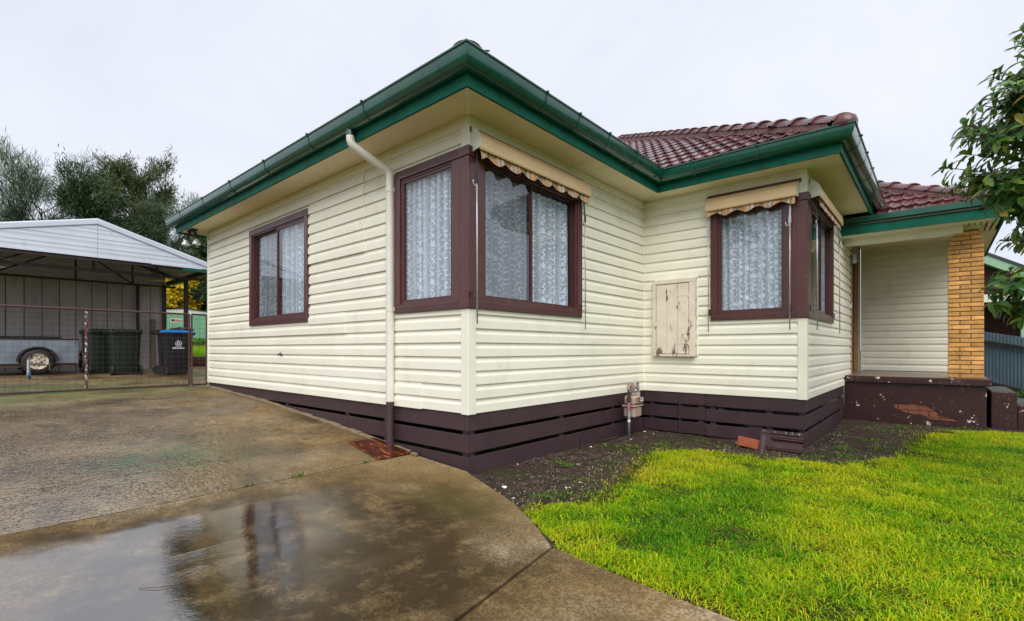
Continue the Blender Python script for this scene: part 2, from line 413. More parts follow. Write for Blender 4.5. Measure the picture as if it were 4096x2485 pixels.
# old exposed-aggregate driveway: pebbly, wet films, green algae
def old_mat(name='old_driveway_concrete', wetc=(-2.2, -3.2)):
    m, t, b = newmat(name); v = posnode(t)
    c = ramp(t, noisef(t, v, 1.1, 8, .6), [(.30, (.105, .060, .019)), (.50, (.230, .152, .058)), (.70, (.35, .26, .14))])
    vo = nd(t, 'ShaderNodeTexVoronoi', Scale=48.0); t.links.new(v, vo.inputs['Vector'])
    sp = ramp(t, vo.outputs['Distance'], [(.10, 1.0), (.45, 0.0)])
    pick = ramp(t, noisef(t, v, 9, 7, .7), [(.38, .15), (.54, 1.0)])
    c = mixc(t, mathn(t, 'MULTIPLY', mathn(t, 'MULTIPLY', sp, pick), .9), c, (.036, .033, .032))
    c = mixc(t, ramp(t, noisef(t, v, 150, 2), [(.58, 0.0), (.70, .6)]), c, (.42, .34, .22))
    dk = ramp(t, noisef(t, posnode(t, (.8, 1, 1)), 2.2, 7, .65), [(.50, 0.0), (.66, .8)])
    c = mixc(t, dk, c, (.050, .032, .012))
    c = mixc(t, ramp(t, noisef(t, v, 5.5, 9, .8), [(.50, 0.0), (.60, .6)]), c, (.16, .082, .022))
    c = mixc(t, ramp(t, noisef(t, posnode(t, (1, 1, 1), rot=(0, 0, 1)), 16, 9, .82), [(.53, 0.0), (.62, .75)]), c, (.045, .034, .022))
    g1 = blob(t, -1.85, -1.75, .10, .75, 1, .9, .55, 2.4); g2 = blob(t, -5.9, -2.9, .2, 1.2, 1.2, .7, .5, 1.5)
    g3 = blob(t, -7.2, -2.2, .3, 2.2, .9, .6, .6, 1.2)
    gr = mathn(t, 'MAXIMUM', mathn(t, 'MAXIMUM', g1, g2), g3)
    gr = mathn(t, 'MULTIPLY', gr, ramp(t, noisef(t, v, 7, 8, .75), [(.40, 0.0), (.58, .85)]))
    c = mixc(t, gr, c, (.045, .135, .030))
    wet = blob(t, wetc[0], wetc[1], 1.2, 2.6, .62, 1.0, .9, 1.3)
    wet = mathn(t, 'MAXIMUM', wet, mathn(t, 'MULTIPLY', ramp(t, noisef(t, v, .9, 6), [(.44, 0.0), (.60, 1.0)]), .75))
    wet = mathn(t, 'MAXIMUM', wet, mathn(t, 'MULTIPLY', blob(t, -9.3, .5, .4, 1.6, .8, 1, .5, 1.5), .95))
    c = mixc(t, mathn(t, 'MULTIPLY', wet, .5), c, mixc(t, 1.0, c, (.5, .45, .36), 'MULTIPLY'))
    t.links.new(c, b.inputs['Base Color'])
    rr = t.nodes.new('ShaderNodeMapRange'); rr.inputs['To Min'].default_value = .6; rr.inputs['To Max'].default_value = .10
    ri = t.nodes.new('ShaderNodeMapRange'); ri.inputs['To Min'].default_value = 1.3; ri.inputs['To Max'].default_value = 2.4
    t.links.new(wet, ri.inputs['Value']); t.links.new(ri.outputs['Result'], b.inputs['IOR'])
    t.links.new(wet, rr.inputs['Value']); t.links.new(rr.outputs['Result'], b.inputs['Roughness'])
    n = bumpn(t, b, vo.outputs['Distance'], .45, .006)
    bumpn(t, b, noisef(t, posnode(t, (1, .35, 1), rot=(0, 0, R(38))), 24, 4), .55, .012, n)
    return m
m_old = old_mat()

def soil_mat():
    m, t, b = newmat('damp_soil'); v = posnode(t)
    c = ramp(t, noisef(t, v, 9, 8, .7), [(.33, (.026, .016, .011)), (.52, (.074, .050, .036)), (.70, (.150, .108, .078))])
    c = mixc(t, ramp(t, noisef(t, v, 2.2, 6), [(.50, 0.0), (.68, .6)]), c, (.05, .065, .015))
    t.links.new(c, b.inputs['Base Color']); b.inputs['Roughness'].default_value = .8; b.inputs['Specular IOR Level'].default_value = .2
    n = bumpn(t, b, noisef(t, v, 40, 7, .75), 1.0, .035)
    bumpn(t, b, noisef(t, v, 180, 3), .5, .006, n)
    return m
m_soil = soil_mat()
m_field = M('far_grass', (.055, .085, .022), .9, .35, .5, grain=(30, (1,1,1), .8, .03))
m_joint = M('joint_filler', (.022, .018, .012), .8, .4, 30)

def flat_slab(name, poly, mat, parent, thick=.10, step=.22, dz=0.0, zf=zdrive, jag=None):
    bm = bmesh.new(); vs = [bm.verts.new((p[0], p[1], 0)) for p in poly]; bm.faces.new(vs)
    xs = [p[0] for p in poly]; x = min(xs)+step
    while x < max(xs)-.02:
        bmesh.ops.bisect_plane(bm, geom=bm.verts[:]+bm.edges[:]+bm.faces[:], plane_co=(x, 0, 0), plane_no=(1, 0, 0)); x += step
    top = bm.faces[:]
    ret = bmesh.ops.extrude_face_region(bm, geom=top)
    for g in ret['geom']:
        if isinstance(g, bmesh.types.BMVert): g.co.z -= thick
    for vv in bm.verts: vv.co.z += zf(vv.co.x)+dz
    bmesh.ops.recalc_face_normals(bm, faces=bm.faces)
    me = bpy.data.meshes.new(name); bm.to_mesh(me); bm.free(); me.materials.append(mat)
    o = bpy.data.objects.new(name, me); COL.objects.link(o); setparent(o, parent); return o

# one terrain sheet out to the horizon
def terrain():
    xs = sorted(set([-400, -200, -100, -60, -40, -28, -20, -14, -10, -8, -7, -6.5, -5, -4.19, -3.4, -2.6, -2, -1.44, -.8, -.3, .2, 1.0, 3, 6, 10, 20, 40, 80, 200, 400]))
    ys = [-400, -200, -80, -40, -20, -10, -6, -4, -2, -1, 0, 2, 4, 7, 10, 14, 20, 30, 50, 90, 200, 400]
    mb = MB()
    for y in ys:
        for x in xs: mb.v.append((x, y, zdrive(x)-.075))
    n = len(xs)
    for j in range(len(ys)-1):
        for i in range(n-1): mb.f.append((j*n+i, j*n+i+1, (j+1)*n+i+1, (j+1)*n+i))
    o = mb.build('ground', m_field); tag(o, 'damp garden ground running out to the horizon', 'ground', kind='structure')
terrain()

drv = tag(empty('driveway', (-3.5, -3, -.25)), 'old wet pebbly concrete driveway rising along the house wall', 'driveway', kind='structure')
edges = [-.768, -1.50, -2.92, -4.75, -6.62]
for i in range(4):
    a, b_ = edges[i]-.005, edges[i+1]+.005
    pts = []
    for k in range(9):
        x = a+(b_-a)*k/8; pts.append((x, -.036-.012*rnd.random()))
    flat_slab('slab', [(b_, -7.5), (a, -7.5)] + pts, m_old, drv)
pth = tag(empty('concrete_path', (1, -1.5, -.53)), 'smooth wet concrete slab and path in front of the house corner', 'path', kind='structure')
flat_slab('slab', [(-.757, -7.5), (2.62, -7.5), (1.512, -.812), (1.2, -.585), (.86, -.375), (.45, -.205), (.075, -.06), (.02, -.03), (-.757, -.03)], m_slab, pth)
flat_slab('slab', [(1.532, -.816), (1.945, -3.3), (9, -3.6), (9, -1.25), (4, -.99), (2.49, -.915), (2.0, -.880), (1.75, -.850)], m_slab, pth)
yard = flat_slab('yard_paving', [(-6.634, -7.5), (-6.634, 3.2), (-13.98, 3.2), (-13.98, -7.5)], m_old, None, step=.5)
tag(yard, 'wet mossy concrete yard behind the mesh gate', 'paving', kind='structure')
jo = flat_slab('joint_strip', [(-6.63, -7.4), (2.6, -7.4), (1.9, -3.2), (1.52, -.83), (.86, -.39), (0, -.06), (-6.63, -.06)], m_joint, drv, dz=-.013, thick=.03)
m_edge = M('crumbly_mortar_edge', (.20, .15, .085), .8, .3, 30, grain=(60, (1,1,1), .6, .01))
mb = MB()
for k in range(26):     # rough mortar haunch where the old slab meets the boards
    x = -.80-5.75*k/26.0; w = 5.75/26.0
    z0, z1 = zdrive(x), zdrive(x-w); h = .012+.012*rnd.random()
    mb.add([(x, -.06-.02*rnd.random(), z0+.002), (x-w, -.06-.02*rnd.random(), z1+.002), (x-w, -.014, z1+h), (x, -.014, z0+h)], [(0,1,2,3)])
mb.build('mortar_edge', m_edge, drv)

def aggregate():
    rs = np.random.RandomState(41); N = 90000
    X = -6.6+5.82*rs.rand(N)**.55; Y = rs.uniform(-4.6, -.06, N)
    k = vnoise_(X, Y)
    ok = k > .30+.45*rs.rand(N); X, Y = X[ok][:42000], Y[ok][:42000]; n = len(X)
    Z = np.interp(X, [a for a, _ in ZD], [b for _, b in ZD])
    r = .0030+.0055*rs.rand(n)**2; a = rs.rand(n)*6.283; st = 1+.6*rs.rand(n)
    O = np.array([(1,0,0),(0,1,0),(-1,0,0),(0,-1,0),(0,0,.42)]); ca, sa = np.cos(a), np.sin(a)
    V = np.zeros((n, 5, 3)); jit = .75+.5*rs.rand(n, 5)
    V[:,:,0] = X[:,None]+r[:,None]*jit*(O[None,:,0]*st[:,None]*ca[:,None]-O[None,:,1]*sa[:,None])
    V[:,:,1] = Y[:,None]+r[:,None]*jit*(O[None,:,0]*st[:,None]*sa[:,None]+O[None,:,1]*ca[:,None])
    V[:,:,2] = Z[:,None]+.0004+r[:,None]*O[None,:,2]
    me = bpy.data.meshes.new('aggregate'); me.vertices.add(n*5); me.vertices.foreach_set('co', V.ravel())
    F = np.array([0,1,4, 1,2,4, 2,3,4, 3,0,4]); me.loops.add(n*12); me.loops.foreach_set('vertex_index', (np.arange(n)[:,None]*5+F[None]).ravel().astype(np.int32))
    me.polygons.add(n*4); me.polygons.foreach_set('loop_start', (np.arange(n*4)*3).astype(np.int32)); me.polygons.foreach_set('loop_total', np.full(n*4, 3, np.int32)); me.update(calc_edges=True)
    at = me.attributes.new('tint', 'FLOAT', 'POINT'); at.data.foreach_set('value', np.repeat(rs.rand(n), 5).astype(np.float32))
    m, t, b = newmat('driveway_pebble'); aa = t.nodes.new('ShaderNodeAttribute'); aa.attribute_name = 'tint'
    t.links.new(ramp(t, aa.outputs['Fac'], [(0, (.024, .019, .015)), (.4, (.075, .052, .030)), (.75, (.20, .13, .06)), (1, (.40, .31, .19))]), b.inputs['Base Color']); b.inputs['Roughness'].default_value = .28
    me.materials.append(m); o = bpy.data.objects.new('aggregate', me); COL.objects.link(o); setparent(o, drv); o['kind'] = 'stuff'
def vnoise_(X, Y): return .6*vnoise(X, Y, 1.6, 51)+.4*vnoise(X, Y, 5.5, 52)

# soil bed and lawn base: a bumpy sheet in front of the house
def soil_sheet():
    mb = MB(); nx, ny = 110, 120; x0, x1, y0, y1 = .0, 8.5, -1.2, 9.0
    for j in range(ny+1):
        for i in range(nx+1):
            u = (i/nx)**1.5; x = x0+(x1-x0)*u; y = y0+(y1-y0)*j/ny
            z = -.562+.016*mnoise.noise((x*3, y*3, 0))+.010*mnoise.noise((x*9, y*9, 3))+.006*mnoise.noise((x*22, y*22, 5))
            if x < .25: z += .010*(1-x/.25)
            mb.v.append((x, y, z))
    for j in range(ny):
        for i in range(nx):
            a = j*(nx+1)+i; mb.f.append((a, a+1, a+nx+2, a+nx+1))
    return tag(mb.build('garden_soil', m_soil, smooth=True), 'bare dark garden soil between the lawn and the house', 'soil', kind='structure')
soil_sheet()
def zsoil(x, y): return -.562+.016*mnoise.noise((x*3, y*3, 0))+.010*mnoise.noise((x*9, y*9, 3))+.006*mnoise.noise((x*22, y*22, 5))+(.01*(1-x/.25) if x < .25 else 0)

LAWN = [(.83,-.35),(.93,-.10),(1.05,.12),(1.04,.45),(.98,.75),(.86,1.15),(.78,1.5),(.66,1.95),(.76,2.4),(1.1,2.62),(1.5,2.60),(1.95,2.70),(2.36,2.85),(2.66,3.3),(2.82,4.0),(2.80,4.8),(2.90,5.5),(3.2,6.15),(3.75,6.45),(4.6,6.5),(4.75,8.8),(6.5,8.8),(6.5,-1.08),(4,-.97),(2.49,-.895),(2.0,-.86),(1.75,-.83),(1.54,-.79),(1.2,-.56),(.9,-.38)]
def inpoly(x, y, P):
    c = False; j = len(P)-1
    for i in range(len(P)):
        if (P[i][1] > y) != (P[j][1] > y) and x < (P[j][0]-P[i][0])*(y-P[i][1])/(P[j][1]-P[i][1])+P[i][0]: c = not c
        j = i
    return c
def np_inpoly(X, Y, P):
    c = np.zeros(len(X), bool); j = len(P)-1
    for i in range(len(P)):
        yi, yj, xi, xj = P[i][1], P[j][1], P[i][0], P[j][0]
        if yi != yj: c ^= ((yi > Y) != (yj > Y)) & (X < (xj-xi)*(Y-yi)/(yj-yi)+xi)
        j = i
    return c
def edge_dist(X, Y, P):
    d = np.full(len(X), 9.0)
    for i in range(len(P)):
        a = np.array(P[i-1]); b = np.array(P[i]); ab = b-a; L = ab@ab
        t = np.clip(((X-a[0])*ab[0]+(Y-a[1])*ab[1])/L, 0, 1)
        d = np.minimum(d, np.hypot(X-a[0]-t*ab[0], Y-a[1]-t*ab[1]))
    return d
def vnoise(X, Y, s, seed=0):
    g = np.random.RandomState(seed).rand(64, 64); u = X*s+100; v = Y*s+100
    i, j = np.floor(u).astype(int), np.floor(v).astype(int); fu, fv = u-i, v-j
    fu = fu*fu*(3-2*fu); fv = fv*fv*(3-2*fv); G = lambda a, b: g[a % 64, b % 64]
    return (G(i,j)*(1-fu)+G(i+1,j)*fu)*(1-fv)+(G(i,j+1)*(1-fu)+G(i+1,j+1)*fu)*fv

aggregate()
def grassmat(name):
    m, t, b = newmat(name)
    a = t.nodes.new('ShaderNodeAttribute'); a.attribute_name = 'tint'
    c = ramp(t, a.outputs['Fac'], [(0, (.035, .190, .004)), (.28, (.15, .40, .004)), (.52, (.40, .56, .005)), (.85, (.70, .68, .012)), (1, (.42, .28, .06))])
    t.links.new(c, b.inputs['Base Color']); b.inputs['Roughness'].default_value = .45
    b.inputs['Specular IOR Level'].default_value = .15
    o = t.nodes['Material Output']; tl = nd(t, 'ShaderNodeBsdfTranslucent')
    t.links.new(c, tl.inputs['Color']); ms = t.nodes.new('ShaderNodeMixShader'); ms.inputs[0].default_value = .35
    t.links.new(b.outputs[0], ms.inputs[1]); t.links.new(tl.outputs[0], ms.inputs[2]); t.links.new(ms.outputs[0], o.inputs['Surface'])
    return m
m_grass = grassmat('lawn_grass')

def blades(name, X, Y, Z, L, Wd, tint, mat, seed=1, lean=.55):
    rs = np.random.RandomState(seed); n = len(X)
    az = rs.rand(n)*2*np.pi; ln = lean*(.25+rs.rand(n)); bx, by = np.cos(az), np.sin(az); px, py = -by, bx
    V = np.zeros((n, 5, 3)); hw = Wd/2
    tw = rs.randn(n)*.5; qx, qy = px*np.cos(tw)-bx*np.sin(tw), py*np.cos(tw)-by*np.sin(tw)
    V[:,0] = np.stack([X-qx*hw, Y-qy*hw, Z], 1); V[:,1] = np.stack([X+qx*hw, Y+qy*hw, Z], 1)
    mx_, my_ = X+bx*L*ln*.35, Y+by*L*ln*.35; mz = Z+L*.62
    V[:,2] = np.stack([mx_+qx*hw*.85, my_+qy*hw*.85, mz], 1); V[:,3] = np.stack([mx_-qx*hw*.85, my_-qy*hw*.85, mz], 1)
    V[:,4] = np.stack([X+bx*L*ln, Y+by*L*ln, Z+L*np.clip(1.05-.45*ln, .3, 1)], 1)
    me = bpy.data.meshes.new(name); me.vertices.add(n*5); me.vertices.foreach_set('co', V.ravel())
    idx = np.arange(n)[:,None]*5
    loops = np.concatenate([idx+np.array([[0,1,2,3]]), idx+np.array([[3,2,4]])], 1).ravel()
    me.loops.add(n*7); me.loops.foreach_set('vertex_index', loops.astype(np.int32))
    st = (np.arange(n)[:,None]*7+np.array([[0,4]])).ravel(); tot = np.tile([4,3], n)
    me.polygons.add(n*2); me.polygons.foreach_set('loop_start', st.astype(np.int32)); me.polygons.foreach_set('loop_total', tot.astype(np.int32))
    me.update(calc_edges=True)
    at = me.attributes.new('tint', 'FLOAT', 'POINT'); at.data.foreach_set('value', np.repeat(tint, 5).astype(np.float32))
    me.materials.append(mat); o = bpy.data.objects.new(name, me); COL.objects.link(o); return o

def lawn():
    rs = np.random.RandomState(5); N = 760000
    X = rs.uniform(.6, 6.5, N); Y = rs.uniform(-1.1, 8.8, N)
    s, c = math.sin(YAW), math.cos(YAW); dx, dy = X-CAM[0], Y-CAM[1]
    dep = -s*dx+c*dy; lat = c*dx+s*dy
    keep = (dep > .8) & (lat/dep < 1.45) & (lat/dep > -1.1)
    ed = edge_dist(X, Y, LAWN); ins = np_inpoly(X, Y, LAWN)
    jag = vnoise(X, Y, 4.5, 3)*.34+vnoise(X, Y, 14, 4)*.16-.10+.10*rs.rand(N)
    soil_side = (X < 3.9) & (Y > -.2)
    keep &= ins & ((ed > np.where(soil_side, jag, .012)) | (rs.rand(N) < .10))
    keep &= rs.rand(N) < np.clip(1.15-.10*dep, .42, 1)*np.clip(.35+vnoise(X, Y, 7, 9)*1.1, 0, 1)
    X, Y, ed, dep = X[keep], Y[keep], ed[keep], dep[keep]; n = len(X)
    p1 = vnoise(X, Y, 1.1, 21); p2 = vnoise(X, Y, 3.2, 22)
    tint = .40+.40*(p1-.45)+.34*(p2-.5)+.22*(vnoise(X, Y, 12, 23)-.5)+.22*np.clip(1-ed/.45, 0, 1)+rs.randn(n)*.17
    yel = np.exp(-(((X-1.25)/.5)**2+((Y-1.55)/.75)**2)); tint += .34*yel
    tint = np.where(rs.rand(n) < .05, .95, tint); tint = np.clip(tint, 0, 1)
    Z = np.full(n, -.566)
    L = (.024+.036*rs.rand(n))*(.60+.85*vnoise(X, Y, 6, 31))*np.clip(.55+ed*2.2, .55, 1.0); Wd = .0032+.0028*rs.rand(n)
    o = blades('lawn_grass', X, Y, Z, L, Wd, tint, m_grass, 2, 1.5)
    tag(o, 'bright yellow green wet lawn grass', 'grass', kind='stuff')
    return n
NG = lawn()
def thatch():
    m, t, b = newmat('lawn_thatch'); v = posnode(t)
    c = ramp(t, noisef(t, v, 14, 7, .7), [(.32, (.020, .030, .006)), (.5, (.055, .085, .008)), (.68, (.15, .15, .02))])
    t.links.new(c, b.inputs['Base Color']); b.inputs['Roughness'].default_value = .9; b.inputs['Specular IOR Level'].default_value = .1
    bumpn(t, b, noisef(t, v, 120, 4, .7), 1, .02)
    mb = MB(); st = .06; nx, ny = 100, 166
    gx_, gy_ = np.meshgrid(.6+np.arange(nx+1)*st, -1.1+np.arange(ny+1)*st); X, Y = gx_.ravel(), gy_.ravel()
    e2 = np.where(np_inpoly(X, Y, LAWN), edge_dist(X, Y, LAWN), 0); cin = np_inpoly(X+st/2, Y+st/2, LAWN)
    Zs = -.006+.012*np.minimum(1, e2/.16); used = {}
    for j in range(ny):
        for i in range(nx):
            if not cin[j*(nx+1)+i]: continue
            f_ = []
            for k in (j*(nx+1)+i, j*(nx+1)+i+1, (j+1)*(nx+1)+i+1, (j+1)*(nx+1)+i):
                if k not in used: used[k] = len(mb.v); mb.v.append((X[k], Y[k], zsoil(X[k], Y[k])+Zs[k]))
                f_.append(used[k])
            mb.f.append(tuple(f_))
    tag(mb.build('lawn_thatch', m, smooth=True, normals=False), 'yellow green thatch of the lawn', 'lawn', kind='stuff')
thatch()

def stones():
    rs = np.random.RandomState(8); N = 26000
    X = rs.uniform(.02, 3.6, N); Y = rs.uniform(-.4, 6.6, N)
    ok = ~np_inpoly(X, Y, LAWN) & ~((Y > 3.40) & (X < 2.02)) & (Y > .03+(-.42*X)) & (vnoise(X, Y, 2.3, 6) > .30+.4*rs.rand(N)) & ~((X > 2.0) & (Y > 6.42))
    P = np.stack([X, Y], 1)[ok][:3800]
    oct_v = np.array([(1,0,0),(-1,0,0),(0,1,0),(0,-1,0),(0,0,1),(0,0,-1)], float)
    oct_f = [(0,2,4),(2,1,4),(1,3,4),(3,0,4),(2,0,5),(1,2,5),(3,1,5),(0,3,5)]
    mb = MB(); tint = []
    for (x, y) in P:
        r = .0022+.0045*rs.rand()**3+(.012*rs.rand() if rs.rand() < .012 else 0)
        a = rs.rand()*6.28; ca, sa = math.cos(a), math.sin(a); z = zsoil(x, y)+r*.3
        vs = [(x+r*(p[0]*ca*1.4-p[1]*sa)*(.7+.5*rs.rand()), y+r*(p[0]*sa*1.4+p[1]*ca)*(.7+.5*rs.rand()), z+r*p[2]*.7) for p in oct_v]
        mb.add(vs, oct_f); tint += [rs.rand()]*6
    m, t, b = newmat('pebble')
    at = t.nodes.new('ShaderNodeAttribute'); at.attribute_name = 'tint'
    c = ramp(t, at.outputs['Fac'], [(0, (.06, .045, .035)), (.35, (.18, .13, .09)), (.6, (.38, .28, .19)), (.85, (.60, .54, .46)), (1, (.75, .73, .70))])
    t.links.new(c, b.inputs['Base Color']); b.inputs['Roughness'].default_value = .6
    o = mb.build('gravel', m, normals=False)
    a = o.data.attributes.new('tint', 'FLOAT', 'POINT'); a.data.foreach_set('value', np.array(tint, np.float32))
    tag(o, 'pale pebbles and chips strewn over the dark soil bed', 'gravel', kind='stuff')
stones()

# ------------------------------------------------------------------ the house
LA, LB, LC, ZS = 6.60, 3.43, 1.993, 2.65
house = thing('weatherboard_house', 'cream weatherboard house with green gutters, plum base boards and red tiled roof', 'house', (0, 0, -.5))

class Wall:
    def __init__(s, org, d, n): s.o = Vector((*org, 0)); s.d = Vector((*d, 0)); s.n = Vector((*n, 0))
    def __call__(s, a, n, z): return s.o+s.d*a+s.n*n+Vector((0, 0, z))
    def box(s, mb, s0, s1, n0, n1, z0, z1): return mb.box(s(s0, n0, z0), s(s1, n1, z1))
WA = Wall((0, 0), (-1, 0), (0, -1)); WB = Wall((0, 0), (0, 1), (1, 0))
WC = Wall((0, LB), (1, 0), (0, -1)); WD = Wall((LC, LB), (0, 1), (1, 0))
YP = 8.85; WP = Wall((LC, YP), (1, 0), (0, -1)); WE = Wall((-LA, 0), (0, 1), (-1, 0))

PITCH = .1275
FR = [(0, .0215), (.54, .0195), (.60, .0180), (.70, .0105), (.80, .0050), (.92, .0026), (1.0, .0022)]
def outp(f):
    for (a, oa), (b, ob) in zip(FR, FR[1:]):
        if f <= b: return oa+(ob-oa)*(f-a)/(b-a)
    return FR[-1][1]
BMESH = {}
def board_mesh(lo, hi, mat):
    key = (round(lo, 3), round(hi, 3), mat.name)
    if key not in BMESH:
        fs = sorted(set([lo, hi]+[f for f, _ in FR if lo < f < hi]))
        prof = [(-.004, lo)]+[(outp(f), f) for f in fs]+[(-.004, hi)]
        mb = MB(); n = len(prof)
        for x in (0, 1):
            for (o, f) in prof: mb.v.append((x, o, f*PITCH))
        mb.f = [(k, (k+1) % n, n+(k+1) % n, n+k) for k in range(n)]+[tuple(range(n)), tuple(range(2*n-1, n-1, -1))]
        me = bpy.data.meshes.new('cladding_board'); me.from_pydata(mb.v, [], mb.f)
        bm = bmesh.new(); bm.from_mesh(me); bmesh.ops.recalc_face_normals(bm, faces=bm.faces); bm.to_mesh(me); bm.free()
        me.materials.append(mat); BMESH[key] = me
    return BMESH[key]
def put_board(W, par, mat, s0, s1, zrow, lo, hi, dn=0.0, dz=0.0):
    me = board_mesh(lo, hi, mat); o = bpy.data.objects.new('cladding_board', me); COL.objects.link(o); setparent(o, par)
    xa = Vector((W.n.y, -W.n.x, 0))
    st = W(s0, 0, 0) if xa.dot(W.d) > 0 else W(s1, 0, 0)
    st = st+W.n*dn; st.z = zrow+dz
    L = s1-s0
    o.matrix_basis = Matrix(((xa.x*L, W.n.x, 0, st.x), (xa.y*L, W.n.y, 0, st.y), (0, 0, 1, st.z), (0, 0, 0, 1)))
def boards(W, par, mat, s0, s1, z0, z1, opens, joints=()):
    k = 0
    while True:
        zr = z0+k*PITCH
        if zr > z1-.02: break
        top = min(zr+PITCH, z1)
        cuts = sorted(set([s0, s1]+[v for (a, b, c, d) in opens if c < top and d > zr for v in (a, b) if s0 < v < s1]+[j for (j, ja, jb) in joints if ja <= zr <= jb]))
        for a, b in zip(cuts, cuts[1:]):
            mid = (a+b)/2; lo, hi = 0.0, (top-zr)/PITCH
            for (oa, ob, oc, od) in opens:
                if oa < mid < ob and oc < top and od > zr:
                    if oc > zr: hi = min(hi, (oc-zr)/PITCH)
                    elif od < top: lo = max(lo, (od-zr)/PITCH)
                    else: hi = 0
            if hi-lo > .05:
                isj = any(abs(a-j) < 1e-6 for (j, _, _) in joints)
                put_board(W, par, mat, a-(.03 if isj else 0), b, zr, lo, hi, dn=(.011 if isj else 0)+rnd.uniform(0, .0018), dz=rnd.uniform(-.0026, .0026)-(.004 if isj else 0))
        k += 1

def backing(W, name, s0, s1, z0, z1, opens, thick=.10):
    """wall core with its openings"""
    mb = MB(); ss = sorted(set([s0, s1]+[v for o in opens for v in o[:2]])); 
    for a, b in zip(ss, ss[1:]):
        mid = (a+b)/2; zs = [(z0, z1)]
        for (oa, ob, oc, od) in opens:
            if oa < mid < ob:
                nz = []
                for (p, q) in zs:
                    if od <= p or oc >= q: nz.append((p, q)); continue
                    if oc > p: nz.append((p, oc))
                    if od < q: nz.append((od, q))
                zs = nz
        for (p, q) in zs: W.box(mb, a, b, -thick, -.005, p, q)
    return mb.build(name, m_inner, house)

wz0, wz1 = .939, 2.373
oA = [(0, 1.04, wz0, wz1), (2.903, 4.733, .927, 2.369)]
oB = [(0, 1.778, wz0, wz1)]
oC = [(.944, LC, wz0, wz1)]
oD = [(0, 1.76, wz0, wz1), (3.86, 4.78, .16, 2.25)]
wA = backing(WA, 'wall', .10, LA, -.02, ZS, oA); wB = backing(WB, 'wall', .0, LB-.005, -.02, ZS, oB)
wC = backing(WC, 'wall', .0, LC-.10, -.02, ZS, [(.944, LC-.10, wz0, wz1)]); wD = backing(WD, 'wall', .0, YP-LB, -.02, ZS, oD)
wP = backing(WP, 'wall', .0, 1.62, .14, ZS, [])
wE = backing(WE, 'wall', .11, 9.0, -.02, ZS, [])
boards(WA, wA, m_cladx, .055, LA-.03, 0, 2.645, oA, joints=[(1.66, 1.60, 2.5), (2.74, 1.60, 2.45), (.66, -.1, .2), (2.05, .7, .9)])
boards(WB, wB, m_clady, .055, LB-.022, 0, 2.645, oB)
boards(WC, wC, m_cladx, .022, LC-.055, 0, 2.645, oC)
boards(WD, wD, m_clady, .055, 3.02, 0, .13, [])
boards(WD, wD, m_clady, .055, 3.80, PITCH, 2.645, oD)
boards(WP, wP, m_cladx, .03, 1.62, .165, 2.53, [])
boards(WE, wE, m_clady, .03, 5.0, 0, 2.645, [])
# room behind the windows
mb = MB().box((-LA+.1, .1, -.06), (-.105, 9.0, -.021)).box((-.105, LB+.105, -.06), (LC-.105, 9.0, -.021)); mb.build('floor', m_inner, house)
mb = MB().box((-LA, .012, ZS+.010), (-.012, 9.0, ZS+.03)).box((-.012, LB+.012, ZS+.010), (LC-.012, 9.0, ZS+.03)); mb.build('ceiling', m_inner, house)
mb = MB().box((-LA+.1, 9.0, -.02), (LC-.1, 9.06, ZS)).box((-2.3, .1, -.02), (-2.22, 9, ZS)).box((-2.2, LB+.9, -.02), (-.1, LB+1.0, ZS)); mb.build('inner_wall', m_inner, house)

# corner and edge trims
def corner_trim(z0, z1, cx, cy, name='corner_trim'):
    mb = MB(); w, t = .068, .028
    P = [(cx-w, cy-t), (cx+t, cy-t), (cx+t, cy+w), (cx-.002, cy+w), (cx-.002, cy+.002), (cx-w, cy+.002)]
    mb.prism([(x, y, z0) for x, y in P], (0, 0, z1-z0)); return mb.build(name, m_trim, house, bevel=.003)
corner_trim(-.008, wz0-.003, 0, 0); corner_trim(wz1+.003, ZS-.004, 0, 0)
corner_trim(-.008, wz0-.003, LC, LB); corner_trim(wz1+.003, ZS-.004, LC, LB)
MB().box((.003, LB-.026, 0), (.026, LB-.003, ZS-.004)).build('inside_corner_trim', m_trim, house)
MB().box((-LA-.022, -.030, -.01), (-LA+.032, .05, ZS-.004)).build('corner_trim', m_trim, house, bevel=.003)
path_e = [(-LA, 9.0), (-LA, 0), (0, 0), (0, LB), (LC, LB), (LC, 6.10)]
sweep(path_e, [(.004, 2.605), (.030, 2.605), (.032, 2.612), (.0205, 2.622), (.0205, ZS-.003), (.004, ZS-.003)]).build('frieze_trim', m_trim, house)

# ------------------------------------------------------------------ eaves: soffit, fascia, gutter
soff = empty('soffit', parent=house)
def soffit_panel(p):  MB().prism([(x, y, ZS) for x, y in p], (0, 0, .008)).build('soffit_panel', m_soffit, soff)
E_ = .378
xs = [-LA-E_, -5.1, -3.55, -1.9, -.0]
soffit_panel([(-LA-E_, -E_), (-5.102, -E_), (-5.102, .01), (-LA-E_, .01)])
soffit_panel([(-5.098, -E_), (-2.702, -E_), (-2.702, .01), (-5.098, .01)])
soffit_panel([(-2.698, -E_), (.372, -E_), (0.0, .002), (-2.698, .002)])
soffit_panel([(.378, -.372), (.378, 1.598), (-.01, 1.598), (.004, .006)])
soffit_panel([(.378, 1.602), (.378, LB-.384), (.004, LB-.004), (-.01, LB-.004), (-.01, 1.602)])
soffit_panel([(.382, LB-E_), (1.198, LB-E_), (1.198, LB+.01), (.008, LB+.01), (.008, LB-.004)])
soffit_panel([(1.202, LB-E_), (LC+.372, LB-E_), (LC, LB+.002), (1.202, LB+.002)])
soffit_panel([(LC+.378, LB-.372), (LC+.378, 6.08), (LC-.01, 6.08), (LC+.004, LB+.006)])
soffit_panel([(-LA-E_, .014), (-LA, .014), (-LA, 9), (-LA-E_, 9)])
